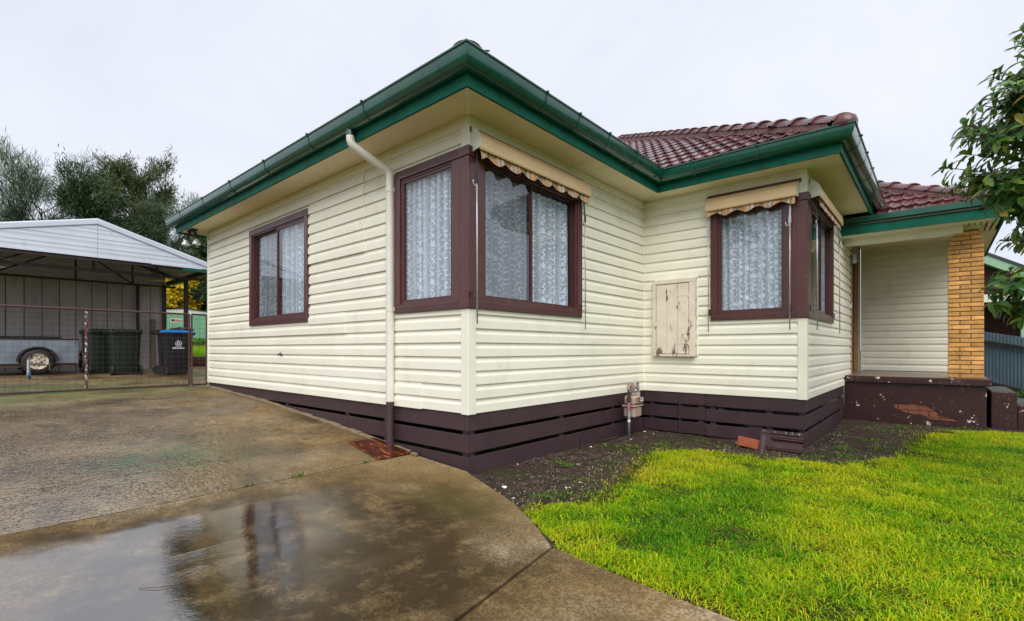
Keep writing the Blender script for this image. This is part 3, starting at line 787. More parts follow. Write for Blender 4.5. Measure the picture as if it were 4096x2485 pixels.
mb = MB(); mb.bar((.008, -.008, ZS-.004), (.372, -.372, ZS-.004), .035, .008); mb.bar((LC+.008, LB-.008, ZS-.004), (LC+.372, LB-.372, ZS-.004), .012, .006)
mb.box((-.06, -.06, ZS+.0085), (.06, .06, ZS+.0095)).box((LC-.06, LB-.06, ZS+.0085), (LC+.06, LB+.06, ZS+.0095)); mb.build('cover_strip', m_trim, soff)
path_g = [(-LA, 9.0), (-LA, 0), (0, 0), (0, LB), (LC, LB), (LC, 6.75)]
fa = sweep(path_g, [(.379, 2.615), (.402, 2.615), (.402, 2.82), (.379, 2.82)]).build('fascia', m_greenf, house)
gut_prof = [(.404, 2.845), (.404, 2.716), (.440, 2.712), (.475, 2.720), (.503, 2.740), (.521, 2.772), (.528, 2.810), (.531, 2.838), (.541, 2.842), (.543, 2.852), (.536, 2.860), (.524, 2.858), (.520, 2.845),
            (.513, 2.80), (.495, 2.755), (.465, 2.732), (.412, 2.728), (.412, 2.845)]
gut = sweep(path_g, gut_prof).build('gutter', m_green, house, smooth=True, autosmooth=35)
bprof = [(.404, 2.712), (.440, 2.708), (.477, 2.716), (.506, 2.737), (.525, 2.771), (.532, 2.810), (.535, 2.836), (.546, 2.841), (.548, 2.857), (.537, 2.865), (.524, 2.862)]
def bracket(p, d, w=.022):
    n = Vector((d[1], -d[0])); mb = MB(); m = len(bprof)
    for k in (-.5, .5):
        for (o, z) in bprof: q = Vector(p)+Vector(d)*k*w+n*o; mb.v.append((q.x, q.y, z))
    mb.f = [(k, k+1, m+k+1, m+k) for k in range(m-1)]
    q = Vector(p)+n*.548; mb.box((q.x-.006, q.y-.006, 2.845), (q.x+.006, q.y+.006, 2.864))
    mb.build('gutter_bracket', m_greenb, gut, smooth=True)
for x in (-6.3, -5.2, -4.1, -3.0, -1.9, -.85): bracket((x, 0), (1, 0))
for y in (.45, .98, 1.55, 2.18, 2.75): bracket((0, y), (0, 1))
for x in (.90, 1.62): bracket((x, LB), (1, 0))
for y in (3.35, 3.95, 4.6, 5.3): bracket((LC, y), (0, 1))

# downpipe with its offset bend
dp = empty('downpipe', parent=house)
def bend(pts, r, n=6):
    P = [Vector(p) for p in pts]; o = [P[0]]
    for i in range(1, len(P)-1):
        a = (P[i-1]-P[i]).normalized(); b = (P[i+1]-P[i]).normalized()
        for k in range(n+1):
            t = k/n; q0 = P[i]+a*r*(1-t); q1 = P[i]+b*r*t; o.append(q0*(1-t)+q1*t)
    return o+[P[-1]]
px = -1.085
MB().tube([(-1.20, -.445, 2.73), (-1.20, -.445, 2.655)], .040, 16).build('outlet', m_green, dp, smooth=True, autosmooth=40)
MB().tube(bend([(-1.20, -.445, 2.665), (-1.20, -.445, 2.59), (px, -.066, 2.385), (px, -.066, 2.25)], .055), .041, 16).build('pipe_bend', m_pipe, dp, smooth=True, autosmooth=40)
MB().tube([(px, -.066, 2.33), (px, -.066, .04)], .0405, 18).build('pipe', m_pipe, dp, smooth=True, autosmooth=40)
MB().tube([(px, -.066, .04), (px, -.066, -.30), (px+.004, -.067, -.40), (px, -.066, -.46)], [.0405, .0405, .042, .044], 18).build('pipe', m_skirt, dp, smooth=True, autosmooth=40)
for z in (2.20, .985):
    MB().tube([(px, -.066, z-.022), (px, -.066, z+.022)], .044, 18).bar((px, -.066, z), (px+.09, -.012, z), .004, .042).build('pipe_clip', m_pipe, dp, smooth=True, autosmooth=40)
MB().tube([(px, -.066, 1.44), (px, -.066, 1.446)], .0415, 18).build('pipe_joint', m_pipe, dp)

# base boards: three rows of painted planks with gaps, battens behind
sk = empty('base_skirting', parent=house)
ROWS = [(-.158, -.004), (-.352, -.194), (-.545, -.390)]
def plank(W, s0, s1, z0, z1, n=.006, name='plank'):
    mb = MB(); W.box(mb, s0, s1, n-.022, n, z0, z1); return mb.build(name, m_skirt, sk, bevel=.003)
for i, (z0, z1) in enumerate(ROWS):
    d = rnd.uniform(-.002, .002)
    sA = [0.0, 2.05, LA] if i == 0 else ([0.0, 2.05, 4.3] if i == 1 else [0.0, 1.22])
    for a, b in zip(sA, sA[1:]): plank(WA, a-(.006 if a == 0 else -.002), b-.002, z0+d, z1, .006)
    plank(WB, -.0175, LB-.008, z0-(.012 if i == 2 else 0), z1, .0068)
    plank(WC, .008, .868, z0, z1, .006); plank(WC, .876, LC-.01, z0-.004, z1-.006, .008)
    plank(WD, -.001, 3.0, z0-(.02 if i == 2 else 0), z1, .0068)
for W, ss in ((WA, (.06, 1.28, 2.05, 3.6, 5.2)), (WB, (.06, 1.45, 2.6, 3.3)), (WC, (.12, .80, .96, 1.62)), (WD, (.07, 1.3, 2.9))):
    for s_ in ss:
        mb = MB(); W.box(mb, s_-.035, s_+.035, -.060, -.0175, -.62, -.006); mb.build('batten', m_skirt, sk)
MB().bar(WC(1.02, -.03, -.20), WC(1.75, -.03, -.50), .02, .07).build('brace', m_skirt, sk)
for z in (-.09, -.43):     # strap hinges on the hatch
    mb = MB(); p0, p1 = WC(.875, .012, z), WC(1.13, .012, z-.006)
    mb.add([p0+Vector((0,0,-.026)), p0+Vector((0,0,.026)), p1+Vector((0,0,.007)), p1+Vector((0,0,-.007))], [(0,1,2,3)])
    mb.box(WC(.862, .006, z-.04), WC(.884, .017, z+.04)); mb.build('hinge', m_skirt, sk)
MB().tube([WC(.535, .022, -.03), WC(.535, .022, -.60)], .009, 8).build('conduit', m_skirt, sk)

# ------------------------------------------------------------------ windows
def screenmat():
    m, t, b = newmat('fly_screen'); t.nodes.remove(b); o = t.nodes['Material Output']
    df = nd(t, 'ShaderNodeBsdfDiffuse'); df.inputs['Color'].default_value = (.03, .035, .045, 1); tr = nd(t, 'ShaderNodeBsdfTransparent')
    ms = t.nodes.new('ShaderNodeMixShader'); ms.inputs[0].default_value = .34
    t.links.new(tr.outputs[0], ms.inputs[1]); t.links.new(df.outputs[0], ms.inputs[2]); t.links.new(ms.outputs[0], o.inputs['Surface']); return m
m_screen = screenmat()
def window(W, s0, s1, z0, z1, panes, corner=None, post=0.0, label=None, screen=None):
    """panes: list of (s_a, s_b, depth). corner 'lo': s0 end is the house corner, carrying a broad post"""
    w = empty('window', parent=house)
    if label: w['label'] = label
    a0 = s0+(post if corner == 'lo' else 0); a1 = s1-(post if corner == 'hi' else 0)
    own = W in (WB, WD)                      # these sides carry the piece round the corner
    lo_e = s0-.047 if own else s0+.0802
    hi_e = s1-.0802
    def piece(name, sa, sb, na, nb, za, zb, mat=m_frame, bev=.003):
        mb = MB(); W.box(mb, sa, sb, na, nb, za, zb); return mb.build(name, mat, w, bevel=bev)
    # sill and head with grooved faces
    for nm, za, zb in (('sill', z0, z0+.085), ('head', z1-.085, z1)):
        piece(nm, lo_e if corner == 'lo' else s0, hi_e if corner == 'hi' else s1, -.08, .046, za, zb)
        for k in range(3):
            zz = za+.012+k*.018 if nm == 'sill' else zb-.012-k*.018-.009
            piece('groove_bead', lo_e if corner == 'lo' else s0+.02, hi_e if corner == 'hi' else s1-.02, .046, .0495, zz, zz+.009, bev=0)
    if corner != 'lo': piece('jamb', s0, s0+.085, -.08, .0455, z0+.0852, z1-.0852); piece('bead', s0+.0852, s0+.106, -.07, .028, z0+.0852, z1-.0852)
    if corner != 'hi': piece('jamb', s1-.085, s1, -.08, .0455, z0+.0852, z1-.0852); piece('bead', s1-.106, s1-.0852, -.07, .028, z0+.0852, z1-.0852)
    ia, ib = (a0 if corner == 'lo' else s0+.1062), (a1 if corner == 'hi' else s1-.1062)
    piece('bead', ia, ib, -.07, .030, z0+.0852, z0+.105); piece('bead', ia, ib, -.07, .030, z1-.105, z1-.0852)
    if corner == 'lo': piece('corner_post', s0-.0345 if own else s0+.0802, a0, -.08, .034, z0+.0852, z1-.0852, bev=.002 if own else 0)
    if corner == 'hi': piece('corner_post', a1, s1-.0802, -.08, .034, z0+.0852, z1-.0852, bev=0)
    zi0, zi1 = z0+.1052, z1-.1052
    for k, (pa, pb, n) in enumerate(panes):
        sash = empty('sash', parent=w)
        mb = MB(); f = .024
        W.box(mb, pa, pa+f, n-.018, n+.010, zi0, zi1); W.box(mb, pb-f, pb, n-.018, n+.010, zi0, zi1)
        W.box(mb, pa+f, pb-f, n-.018, n+.009, zi0, zi0+f); W.box(mb, pa+f, pb-f, n-.018, n+.009, zi1-f, zi1)
        mb.build('sash_frame', m_sash, sash)
        mb = MB(); g = .0242
        q = [W(pa+g, n-.004, zi0+g), W(pb-g, n-.004, zi0+g), W(pb-g, n-.004, zi1-g), W(pa+g, n-.004, zi1-g)]
        if (q[1]-q[0]).cross(q[2]-q[0]).dot(W.n) < 0: q.reverse()
        mb.add(q, [(0,1,2,3)])
        mb.build('pane', m_glass, sash, normals=False)
        if screen == k: MB().add([p-W.n*.018 for p in q], [(0,1,2,3)]).build('fly_screen', m_screen, sash, normals=False)
    return w
window(WA, 0, 1.04, wz0, wz1, [(.1845, .9335, .012)], corner='lo', post=.184, label='fixed pane of the front corner window facing the driveway')
window(WB, 0, 1.778, wz0, wz1, [(.1705, .885, .012), (.870, 1.671, -.022)], corner='lo', post=.17, screen=0, label='sliding two pane side of the front corner window')
window(WA, 2.903, 4.733, .927, 2.369, [(3.0095, 3.83, .012), (3.806, 4.6265, -.022)], screen=1, label='sliding two pane window in the driveway wall')
window(WC, .944, LC, wz0, wz1, [(1.0505, 1.782, .012)], corner='hi', post=.21, label='single pane side of the right hand corner window')
window(WD, 0, 1.76, wz0, wz1, [(.2005, .93, .012), (.905, 1.6535, -.022)], corner='lo', post=.20, screen=0, label='sliding side of the right hand corner window, seen edge on')

# lace curtains: pleated net carrying raised leaf motifs
def motif():
    P = []
    def petal(cx, cy, ang, L, w):
        ca, sa = math.cos(ang), math.sin(ang); q = []
        for (t, k) in ((0, .12), (.25, .8), (.55, 1), (.82, .7), (1, .08), (.82, -.6), (.55, -.9), (.25, -.7), (0, -.12)):
            bx, by = t*L, k*w/2+.18*L*t*t; q.append((cx+bx*ca-by*sa, cy+bx*sa+by*ca))
        P.append(q)
    for k in range(-4, 5):
        a = R(90+k*23); petal(0, .0, a, .060-.0035*abs(k), .014)
    for k in (-1, 1):
        petal(0, -.015, R(90+k*125), .045, .012); petal(.006*k, -.03, R(90+k*150), .04, .010)
        petal(.012*k, .07, R(90+k*50), .035, .010); petal(.006*k, .082, R(90+k*25), .03, .009)
    petal(0, .075, R(90), .036, .012); petal(0, -.085, R(90), .05, .006)
    return P
MOT = motif()
def spray():
    P = []
    for k in range(7):
        y = -.08+k*.024; s = 1 if k % 2 else -1
        for (dx, an, L) in ((.004, 48, .042), (.010, 20, .030)):
            cx = .012*math.sin(k*.9); ang = R(90-s*an); w = .012
            ca, sa = math.cos(ang), math.sin(ang)
            P.append([(cx+bx*ca-by*sa, y+bx*sa+by*ca) for bx, by in ((0, .001), (L*.35, w*.5), (L*.75, w*.45), (L, 0), (L*.72, -w*.4), (L*.35, -w*.35), (0, -.001))])
    return P
SPR = spray()
def curtain(W, s0, s1, z0, z1, n0, label, waves=9, amp=.022, seed=1):
    rs = random.Random(seed); L = s1-s0; full = 1.35
    ph = [rs.uniform(0, 6.28) for _ in range(5)]
    def S(u, z, off=0):
        t = u*waves*2*math.pi; dr = (z1-z)/(z1-z0)
        a = amp*(1.15+.55*math.sin(3.1*u*6.28+ph[0]))
        n = a*(math.sin(t+.5*math.sin(2.2*u*6.28+ph[1])+.25*dr)+.3*math.sin(2.6*t+ph[2])*.6)
        s = s0+L*u+.009*math.sin(2*t+ph[3])+.012*dr*math.sin(u*9+ph[4])
        return W(s, n0+n+off, z)
    c = thing('lace_curtain', label, 'curtain', W((s0+s1)/2, n0, z0), 'white lace curtains behind the windows')
    mb = MB(); nu, nz = int(waves*14), 5
    for j in range(nz+1):
        for i in range(nu+1): mb.v.append(tuple(S(i/nu, z0+(z1-z0)*j/nz)))
    mb.f = [(j*(nu+1)+i, j*(nu+1)+i+1, (j+1)*(nu+1)+i+1, (j+1)*(nu+1)+i) for j in range(nz) for i in range(nu)]
    mb.build('net', m_net, c, smooth=True, normals=False)
    mb = MB(); FL = L*full; col = .082; ncol = max(2, int(FL/col)); rowh = .185
    for i in range(ncol):
        uc = (i+.5)/ncol; zo = rs.uniform(0, rowh); big = rs.random() < .55
        for r in range(-1, int((z1-z0)/rowh)+2):
            zc = z0+zo+r*rowh
            for q in (MOT if (big and r % 2 == 0) else SPR):
                k_ = 1.18 if big else .95; mir = -1 if (r+i) % 2 == 0 else 1
                pts = [(uc+mir*x*k_/FL, zc+y*k_) for (x, y) in q]
                if min(p[1] for p in pts) < z0+.004 or max(p[1] for p in pts) > z1-.03 or min(p[0] for p in pts) < 0 or max(p[0] for p in pts) > 1: continue
                mb.add([S(p[0], p[1], .0025) for p in pts], [tuple(range(len(pts)))])
    for i in range(int(FL/.055)):     # scalloped bottom border
        uc = (i+.5)/int(FL/.055)
        pts = [(uc+.022*math.cos(t)/FL, z0+.022+.02*math.sin(t)) for t in [k*math.pi/4 for k in range(8)]]
        if pts: mb.add([S(min(1, max(0, p[0])), p[1], .0028) for p in pts], [tuple(range(8))])
    mb.build('lace_motif', m_lace, c, normals=False)
    mb = MB()      # gathered heading
    for i in range(nu):
        a, b = i/nu, (i+1)/nu
        mb.add([S(a, z1-.035, .002), S(b, z1-.035, .002), S(b, z1, .002), S(a, z1, .002)], [(0,1,2,3)])
    mb.build('heading', m_lace, c, smooth=True, normals=False)
zc0, zc1 = wz0+.10, wz1-.13
curtain(WA, .14, 1.00, zc0, zc1, -.055, 'lace curtain in the fixed driveway side pane of the front corner window', 9, .02, 3)
curtain(WB, .15, .85, zc0, zc1+.01, -.066, 'lace curtain in the darker left pane under the long awning', 8, .018, 4)
curtain(WB, .87, 1.64, zc0, zc1-.02, -.066, 'lace curtain in the right pane under the long awning', 8, .022, 5)
curtain(WA, 3.02, 3.80, .927+.10, 2.24, -.055, 'lace curtain in the right pane of the driveway wall window', 8, .022, 6)
curtain(WA, 3.83, 4.63, .927+.10, 2.24, -.072, 'lace curtain in the dim left pane of the driveway wall window', 8, .018, 7)
curtain(WC, 1.06, 1.84, zc0, zc1, -.055, 'lace curtain in the single pane beside the meter cupboard', 9, .02, 8)
curtain(WD, .95, 1.62, zc0, zc1, -.066, 'lace curtain in the narrow edge on pane near the porch', 6, .02, 9)

# ------------------------------------------------------------------ awnings
def awning(W, s0, s1, label, axis, rods, canvas):
    c = thing('window_awning', label, 'awning', W((s0+s1)/2, 0, 2.3), 'rolled awnings over the corner windows')
    prof = [(.018, 2.512), (.105, 2.492), (.140, 2.440), (.148, 2.335), (.140, 2.322), (.128, 2.335), (.122, 2.430), (.095, 2.478), (.018, 2.498)]
    mb = MB(); m = len(prof)
    for s_ in (s0, s1):
        for (n, z) in prof: mb.v.append(tuple(W(s_, n, z)))
    mb.f = [(k, (k+1) % m, m+(k+1) % m, m+k) for k in range(m)]+[tuple(range(m)), tuple(range(2*m-1, m-1, -1))]
    mb.build('hood', m_hood, c)
    for s_, d in ((s0, -.004), (s1, .004)):
        e = [(.010, 2.545), (.060, 2.535), (.112, 2.498), (.146, 2.440), (.152, 2.345), (.010, 2.315)] if s_ == s0 else [(.010, 2.52), (.108, 2.497), (.146, 2.440), (.152, 2.318), (.09, 2.318), (.010, 2.35)]
        MB().prism([W(s_+d, n, z) for n, z in e], W.d*(d*.6)).build('end_plate', m_hoodend, c)
    mb = MB(); mb.tube([W(s0+.01, .066, 2.405), W(s1-.01, .066, 2.405)], .045, 12); mb.build('roller', canvas, c, smooth=True, autosmooth=40)
    MB().box(W(s0-.02, .02, 2.50), W(s1+.03, .034, 2.545)).build('mounting_rail', m_frame, c)
    # scalloped valance
    mb = MB(); nu = int((s1-s0)/.012); lam = .245
    for i in range(nu+1):
        s_ = s0+.015+(s1-s0-.03)*i/nu; ph = (s_-s0)/lam*2*math.pi
        for j, f in enumerate((0, .5, 1)):
            zb = 2.262-.026*math.cos(ph)*1.0; z = 2.352+(zb-2.352)*f
            n = .112+.018*f*math.sin(ph*1.0+.8)+.010*f+.004*math.sin(ph*3.3)
            mb.v.append(tuple(W(s_, n, z)))
    mb.f = [(i*3+j, (i+1)*3+j, (i+1)*3+j+1, i*3+j+1) for i in range(nu) for j in range(2)]
    mb.build('valance', canvas, c, smooth=True, normals=False)
    mb = MB()
    for i in range(0, nu+1, 2):
        pass
    mb.tube([Vector(((W(s0+.015+(s1-s0-.03)*i/nu, 0, 0)).x, (W(s0+.015+(s1-s0-.03)*i/nu, 0, 0)).y, 0))+W.n*(.122+.018*math.sin((.015+(s1-s0-.03)*i/nu)/lam*6.2832+.8))+Vector((0, 0, 2.262-.026*math.cos((.015+(s1-s0-.03)*i/nu)/lam*6.2832))) for i in range(0, nu+1, 2)], .004, 5)
    mb.build('valance_binding', m_sash, c)
    for (s_, zt, slant) in rods:
        arm = empty('arm', parent=c)
        a0 = W(s_, .075, 2.335); a1 = W(s_-slant, .105, 2.06)
        MB().bar(a0, a1, .018, .006, W.n).bar(a1+Vector((0, 0, .05)), a1+Vector((0, 0, -.035)), .026, .010, W.n).build('lever', m_dark if slant else m_galv, arm)
        h = [a1+Vector((0, 0, -.02)), a1+Vector((0, 0, -.055))-W.d*.012, a1+Vector((0, 0, -.062))-W.d*.03, a1+Vector((0, 0, -.03))-W.d*.045, a1+Vector((0, 0, -.01))-W.d*.042]
        MB().tube(h, .0055, 6).build('hook', m_galv, arm, smooth=True)
        rb = W(s_-slant*.9, .108, .80)
        MB().tube([a1+Vector((0, 0, -.045)), W(s_-slant, .108, 1.6), rb], .0068, 8).tube([rb+Vector((0, 0, -.004)), rb], .0085, 8).build('rod', m_galv, arm, smooth=True)
        br = empty('rod_clip', parent=c)
        mb = MB()
        for zz in (1.075, 1.020): mb.bar(W(s_-slant-.004, .035, zz), W(s_-slant+.004, .125, zz), .007, .005)
        mb.box(W(s_-.018-slant, .040, 1.01), W(s_+.004-slant, .050, 1.085)); mb.build('clip', m_dark, br)
    return c
awning(WB, .012, 1.80, 'long rolled awning with striped scalloped valance over the front corner window', 'Y', [(.035, 0, .035), (1.755, 0, .012)], m_canvas_y)
awning(WC, .915, 1.935, 'short rolled awning above the single pane window beside the meter cupboard', 'X', [(.940, 0, 0), (1.862, 0, 0)], m_canvas_x)
awning(WD, .09, 1.80, 'rolled awning seen end on at the right corner, nearest the porch', 'Y', [(.16, 0, .07), (1.86, 0, .06)], m_canvas_y)

# ------------------------------------------------------------------ roof
TP = .577                                     # 30 degree pitch
roof = MB()
e = .455; ze = 2.835
C1 = (e, -e); C2 = (e, LB-e); C3 = (LC+e, LB-e); t1 = 3.6; t3 = 6.2
def hp(c, t): return (c[0]-t, c[1]+t, ze+TP*t)
roof.add([(-LA-e, -e, ze-.03), (*C1, ze-.03), (*hp(C1, t1)[:2], hp(C1, t1)[2]-.03), (-LA-e+t1, -e+t1, ze+TP*t1-.03)], [(0,1,2,3)])
roof.add([(*C1, ze-.03), (*C2, ze-.03), (*hp(C2, t1)[:2], hp(C2, t1)[2]-.03), (*hp(C1, t1)[:2], hp(C1, t1)[2]-.03)], [(0,1,2,3)])
roof.add([(C2[0], C2[1], ze-.04), (C3[0], C3[1], ze-.04), (hp(C3, t3)[0], hp(C3, t3)[1], hp(C3, t3)[2]-.04), (hp(C2, t3)[0], hp(C2, t3)[1], hp(C2, t3)[2]-.04)], [(0,1,2,3)])
roof.add([(*C3, ze-.03), (C3[0], 13.0, ze-.03), (C3[0]-t3, 13.0, ze+TP*t3-.03), (*hp(C3, t3)[:2], hp(C3, t3)[2]-.03)], [(0,1,2,3)])
roof.add([(-LA-e, -e, ze), (-LA-e, 12, ze), (-LA-e+t1, 12, ze+TP*t1), (-LA-e+t1, -e+t1, ze+TP*t1)], [(0,1,2,3)])
# porch roof
XP1, YPF, ZPF = 3.86, 6.06, 2.585
roof.add([(1.4, YPF, ZPF-.115), (XP1, YPF, ZPF-.115), (XP1-2.6, YPF+2.6, ZPF-.115+TP*2.6), (1.0, YPF+2.6, ZPF-.115+TP*2.6)], [(0,1,2,3)])
roof.add([(XP1, YPF, ZPF-.10), (XP1, 11, ZPF-.10), (XP1-2.6, 11, ZPF-.10+TP*2.6), (XP1-2.6, YPF+2.6, ZPF-.10+TP*2.6)], [(0,1,2,3)])
roof_o = roof.build('roof', m_roofsheet, house, normals=False)

def tile_mesh():
    """interlocking clay tile: two rolls across, rounded lower lip"""
    W_, L_ = .300, .375; mb = MB(); nx = 16
    def h(u):
        a = math.exp(-((u-.16)/.085)**2)*.026; b = math.exp(-((u-.66)/.085)**2)*.026
        c = .010*(1 if u > .93 else 0)
        return a+b+c
    ys = [0, .012, .05, L_]
    for j, y in enumerate(ys):
        for i in range(nx+1):
            u = i/nx; z = h(u)*(1 if j < 3 else .9)
            if j == 0: z -= .010
            lift = .040*(1-y/L_)
            mb.v.append((u*W_, y, z+lift))
    n = nx+1
    for j in range(3):
        for i in range(nx): mb.f.append((j*n+i, j*n+i+1, (j+1)*n+i+1, (j+1)*n+i))
    b0 = len(mb.v)
    for i in range(n): x, y, z = mb.v[i]; mb.v.append((x, y+.004, z-.030))
    for i in range(nx): mb.f.append((b0+i, b0+i+1, i+1, i))
    for jj in range(3): mb.f.append((jj*n, (jj+1)*n, (jj+1)*n, jj*n)[:3]) if False else None
    me = bpy.data.meshes.new('roof_tile'); me.from_pydata(mb.v, [], mb.f); me.materials.append(m_tile)
    me.polygons.foreach_set('use_smooth', [True]*len(me.polygons)); me.set_sharp_from_angle(angle=R(50)); me.update()
    return me
TILE = tile_mesh()
ang = math.atan(TP); CO = .335
def lay_tiles(x_lo, x_hi, y0, z0, rows):
    """x_lo, x_hi: functions of run t (horizontal distance up the roof)"""
    for r in range(rows):
        t = r*CO*math.cos(ang); off = (.15 if r % 2 else 0)
        xa, xb = x_lo(t), x_hi(t); k = math.floor((xa-.15)/.30)
        x = k*.30+off
        while x < xb-.02:
            if x+.30 > xa+.03:
                o = bpy.data.objects.new('roof_tile', TILE); COL.objects.link(o); setparent(o, roof_o)
                w = min(1.0, (xb-x)/.30)
                o.matrix_basis = Matrix.Translation((x, y0+t, z0+TP*t+.006+rnd.uniform(-.002, .003))) @ Matrix.Rotation(ang+rnd.uniform(-.006, .006), 4, 'X') @ Matrix.Rotation(rnd.uniform(-.008, .008), 4, 'Z') @ Matrix.Diagonal((w, 1, 1, 1))
            x += .30
lay_tiles(lambda t: C2[0]-t, lambda t: C3[0]-t-.06, LB-e-.03, ze-.04, 20)
lay_tiles(lambda t: 1.9-t*.3, lambda t: XP1-t-.06, YPF+.075, ZPF-.115+TP*.105, 7)

def tile_field(org, along, inward, lo, hi, z0, rows):
    """tiles of the slopes that the street hardly sees, joined"""
    mb = MB(); A = Vector((*along, 0)); I = Vector((*inward, 0)); co = [v.co.copy() for v in TILE.vertices]; fc = [tuple(p.vertices) for p in TILE.polygons]
    up = (I+Vector((0, 0, TP))).normalized(); nz = A.cross(up)
    for r in range(rows):
        t = r*CO*math.cos(ang); a, b = lo(t), hi(t); x = math.floor(a/.30)*.30+(.15 if r % 2 else 0)
        while x < b-.05:
            if x > a-.02:
                p = Vector((*org, z0))+A*x+I*t+Vector((0, 0, TP*t+.006+rnd.uniform(-.002, .003))); w = min(1, (b-x)/.30)
                mb.add([p+A*(c.x*w)+up*c.y+nz*c.z for c in co], fc)
            x += .30
    o = mb.build('tile_field', m_tile, roof_o, smooth=True, normals=False, autosmooth=50); o['kind'] = 'stuff'
tile_field((e-.03+.03, 0), (0, 1), (-1, 0), lambda t: -e+t+.06, lambda t: LB-e+t, ze-.02, 10)
tile_field((0, -e), (1, 0), (0, 1), lambda t: -LA-e+t+.06, lambda t: e-t-.06, ze-.02, 10)
tile_field((LC+e, 0), (0, 1), (-1, 0), lambda t: LB-e+t+.06, lambda t: 6.4+t, ze-.02, 12)

def cap_mesh():
    mb = MB(); n = 9; L_ = .40
    for y, sc, dz in ((0, 1.10, .012), (.05, 1.10, .012), (.07, 1.0, 0), (L_, .96, -.004)):
        for i in range(n+1):
            a = math.pi*(.04+.92*i/n); mb.v.append((-math.cos(a)*.115*sc, y, math.sin(a)*.085*sc-.02+dz))
    m = n+1
    mb.f = [(j*m+i, j*m+i+1, (j+1)*m+i+1, (j+1)*m+i) for j in range(3) for i in range(n)]
    b0 = len(mb.v)
    for i in range(m): x, y, z = mb.v[i]; mb.v.append((x*.86, .002, z*.86-.006))
    mb.f += [(b0+i, b0+i+1, i+1, i) for i in range(n)]
    me = bpy.data.meshes.new('ridge_cap'); me.from_pydata(mb.v, [], mb.f); me.materials.append(m_cap)
    me.polygons.foreach_set('use_smooth', [True]*len(me.polygons)); me.set_sharp_from_angle(angle=R(45)); return me
CAP = cap_mesh()
def hip_caps(c, z0, n, dirx=-1, up=.062, start=0.0):
    d = Vector((dirx, 1, TP)).normalized(); step = .375
    xax = d.cross(Vector((0, 0, 1))).normalized(); zax = xax.cross(d)
    for k in range(n):
        p = Vector((c[0], c[1], z0))+d*(start+k*step)+Vector((0, 0, up))
        o = bpy.data.objects.new('ridge_cap', CAP); COL.objects.link(o); setparent(o, roof_o)
        j = rnd.uniform(-.012, .012)
        o.matrix_basis = Matrix(((xax.x, d.x, zax.x, p.x), (xax.y, d.y, zax.y, p.y), (xax.z, d.z, zax.z, p.z+j*.3), (0, 0, 0, 1))) @ Matrix.Rotation(j, 4, 'Y')
    # mortar bedding below the caps
    L_ = start+n*step; mb = MB(); m = int(L_/.06)
    for s_ in (-1, 1):
        b0 = len(mb.v)
        for i in range(m+1):
            p = Vector((c[0], c[1], z0))+d*(.22+(L_-.22)*i/m)
            mb.v.append(tuple(p+xax*s_*.075+Vector((0, 0, up+.035))))
            w_ = .20+.03*mnoise.noise((i*.7, s_, 0))
            q = p+(Vector((1, 0, 0)) if s_ > 0 else Vector((0, -1, 0)))*w_
            mb.v.append((q.x, q.y, q.z-TP*w_+.028))
        mb.f += [(b0+2*i, b0+2*i+1, b0+2*i+3, b0+2*i+2) for i in range(m)]
    mb.build('cap_bedding', m_mortar_red, roof_o, normals=False)
hip_caps(C3, ze, 23, start=.02); hip_caps((XP1, YPF), ZPF-.09, 8, start=.02); hip_caps(C1, ze, 6, up=.012, start=.10)
MB().lathe([(.001, .115), (.06, .108), (.10, .08), (.115, .03), (.11, -.03)], (C3[0]-.02, C3[1]+.02, ze+.03), n=14).build('hip_end_cap', m_cap, roof_o, smooth=True)

# ------------------------------------------------------------------ porch
m_maroon = M('maroon_render_paint', (.042, .013, .014), .42, .2, 4, dirt=[((.09, .05, .055), 3.0, .62, .08), ((.70, .68, .63), 8.0, .645, .008), ((.6, .5, .4), 38, .665, .015)], grain=(25, (1,1,1), .3, .008))
m_pbrick = M('gold_textured_brick', (.72, .365, .105), .75, .25, 9, dirt=[((.70, .36, .18), 20, .58, .15), ((.32, .12, .03), 11, .62, .2)], grain=[(26, (1,1,2.2), .9, .010), (90, (1,1,1), .5, .004)], objvar=.28)
m_pmortar = M('pillar_mortar', (.13, .09, .055), .9, .2, 30, grain=(60, (1,1,1), .5, .006))
m_timber = M('bare_door_timber', (.42, .24, .10), .55, .2, 8, dirt=((.16, .10, .05), 14, .62, .15), grain=(60, (1,1,.05), .3, .003))
m_deck = M('porch_tiles', (.20, .135, .085), .28, .3, 6, dirt=((.07, .05, .035), 5, .55, .25))
m_redbrick = M('old_red_brick', (.23, .075, .045), .85, .3, 14, dirt=((.30, .20, .12), 20, .6, .2), grain=(40, (1,1,1), .6, .006))
m_sandmortar = M('sandy_mortar', (.30, .19, .095), .95, .25, 25, grain=(50, (1,1,1), .7, .008))
ZF = .15
pl = empty('porch_base', parent=house)
MB().box((LC+.003, 6.47, .052), (3.715, YP-.101, ZF)).build('floor_slab', m_maroon, pl, bevel=.008)
MB().box((LC+.003, 6.50, ZF+.001), (3.69, YP-.102, ZF+.006)).build('floor_finish', m_deck, pl)
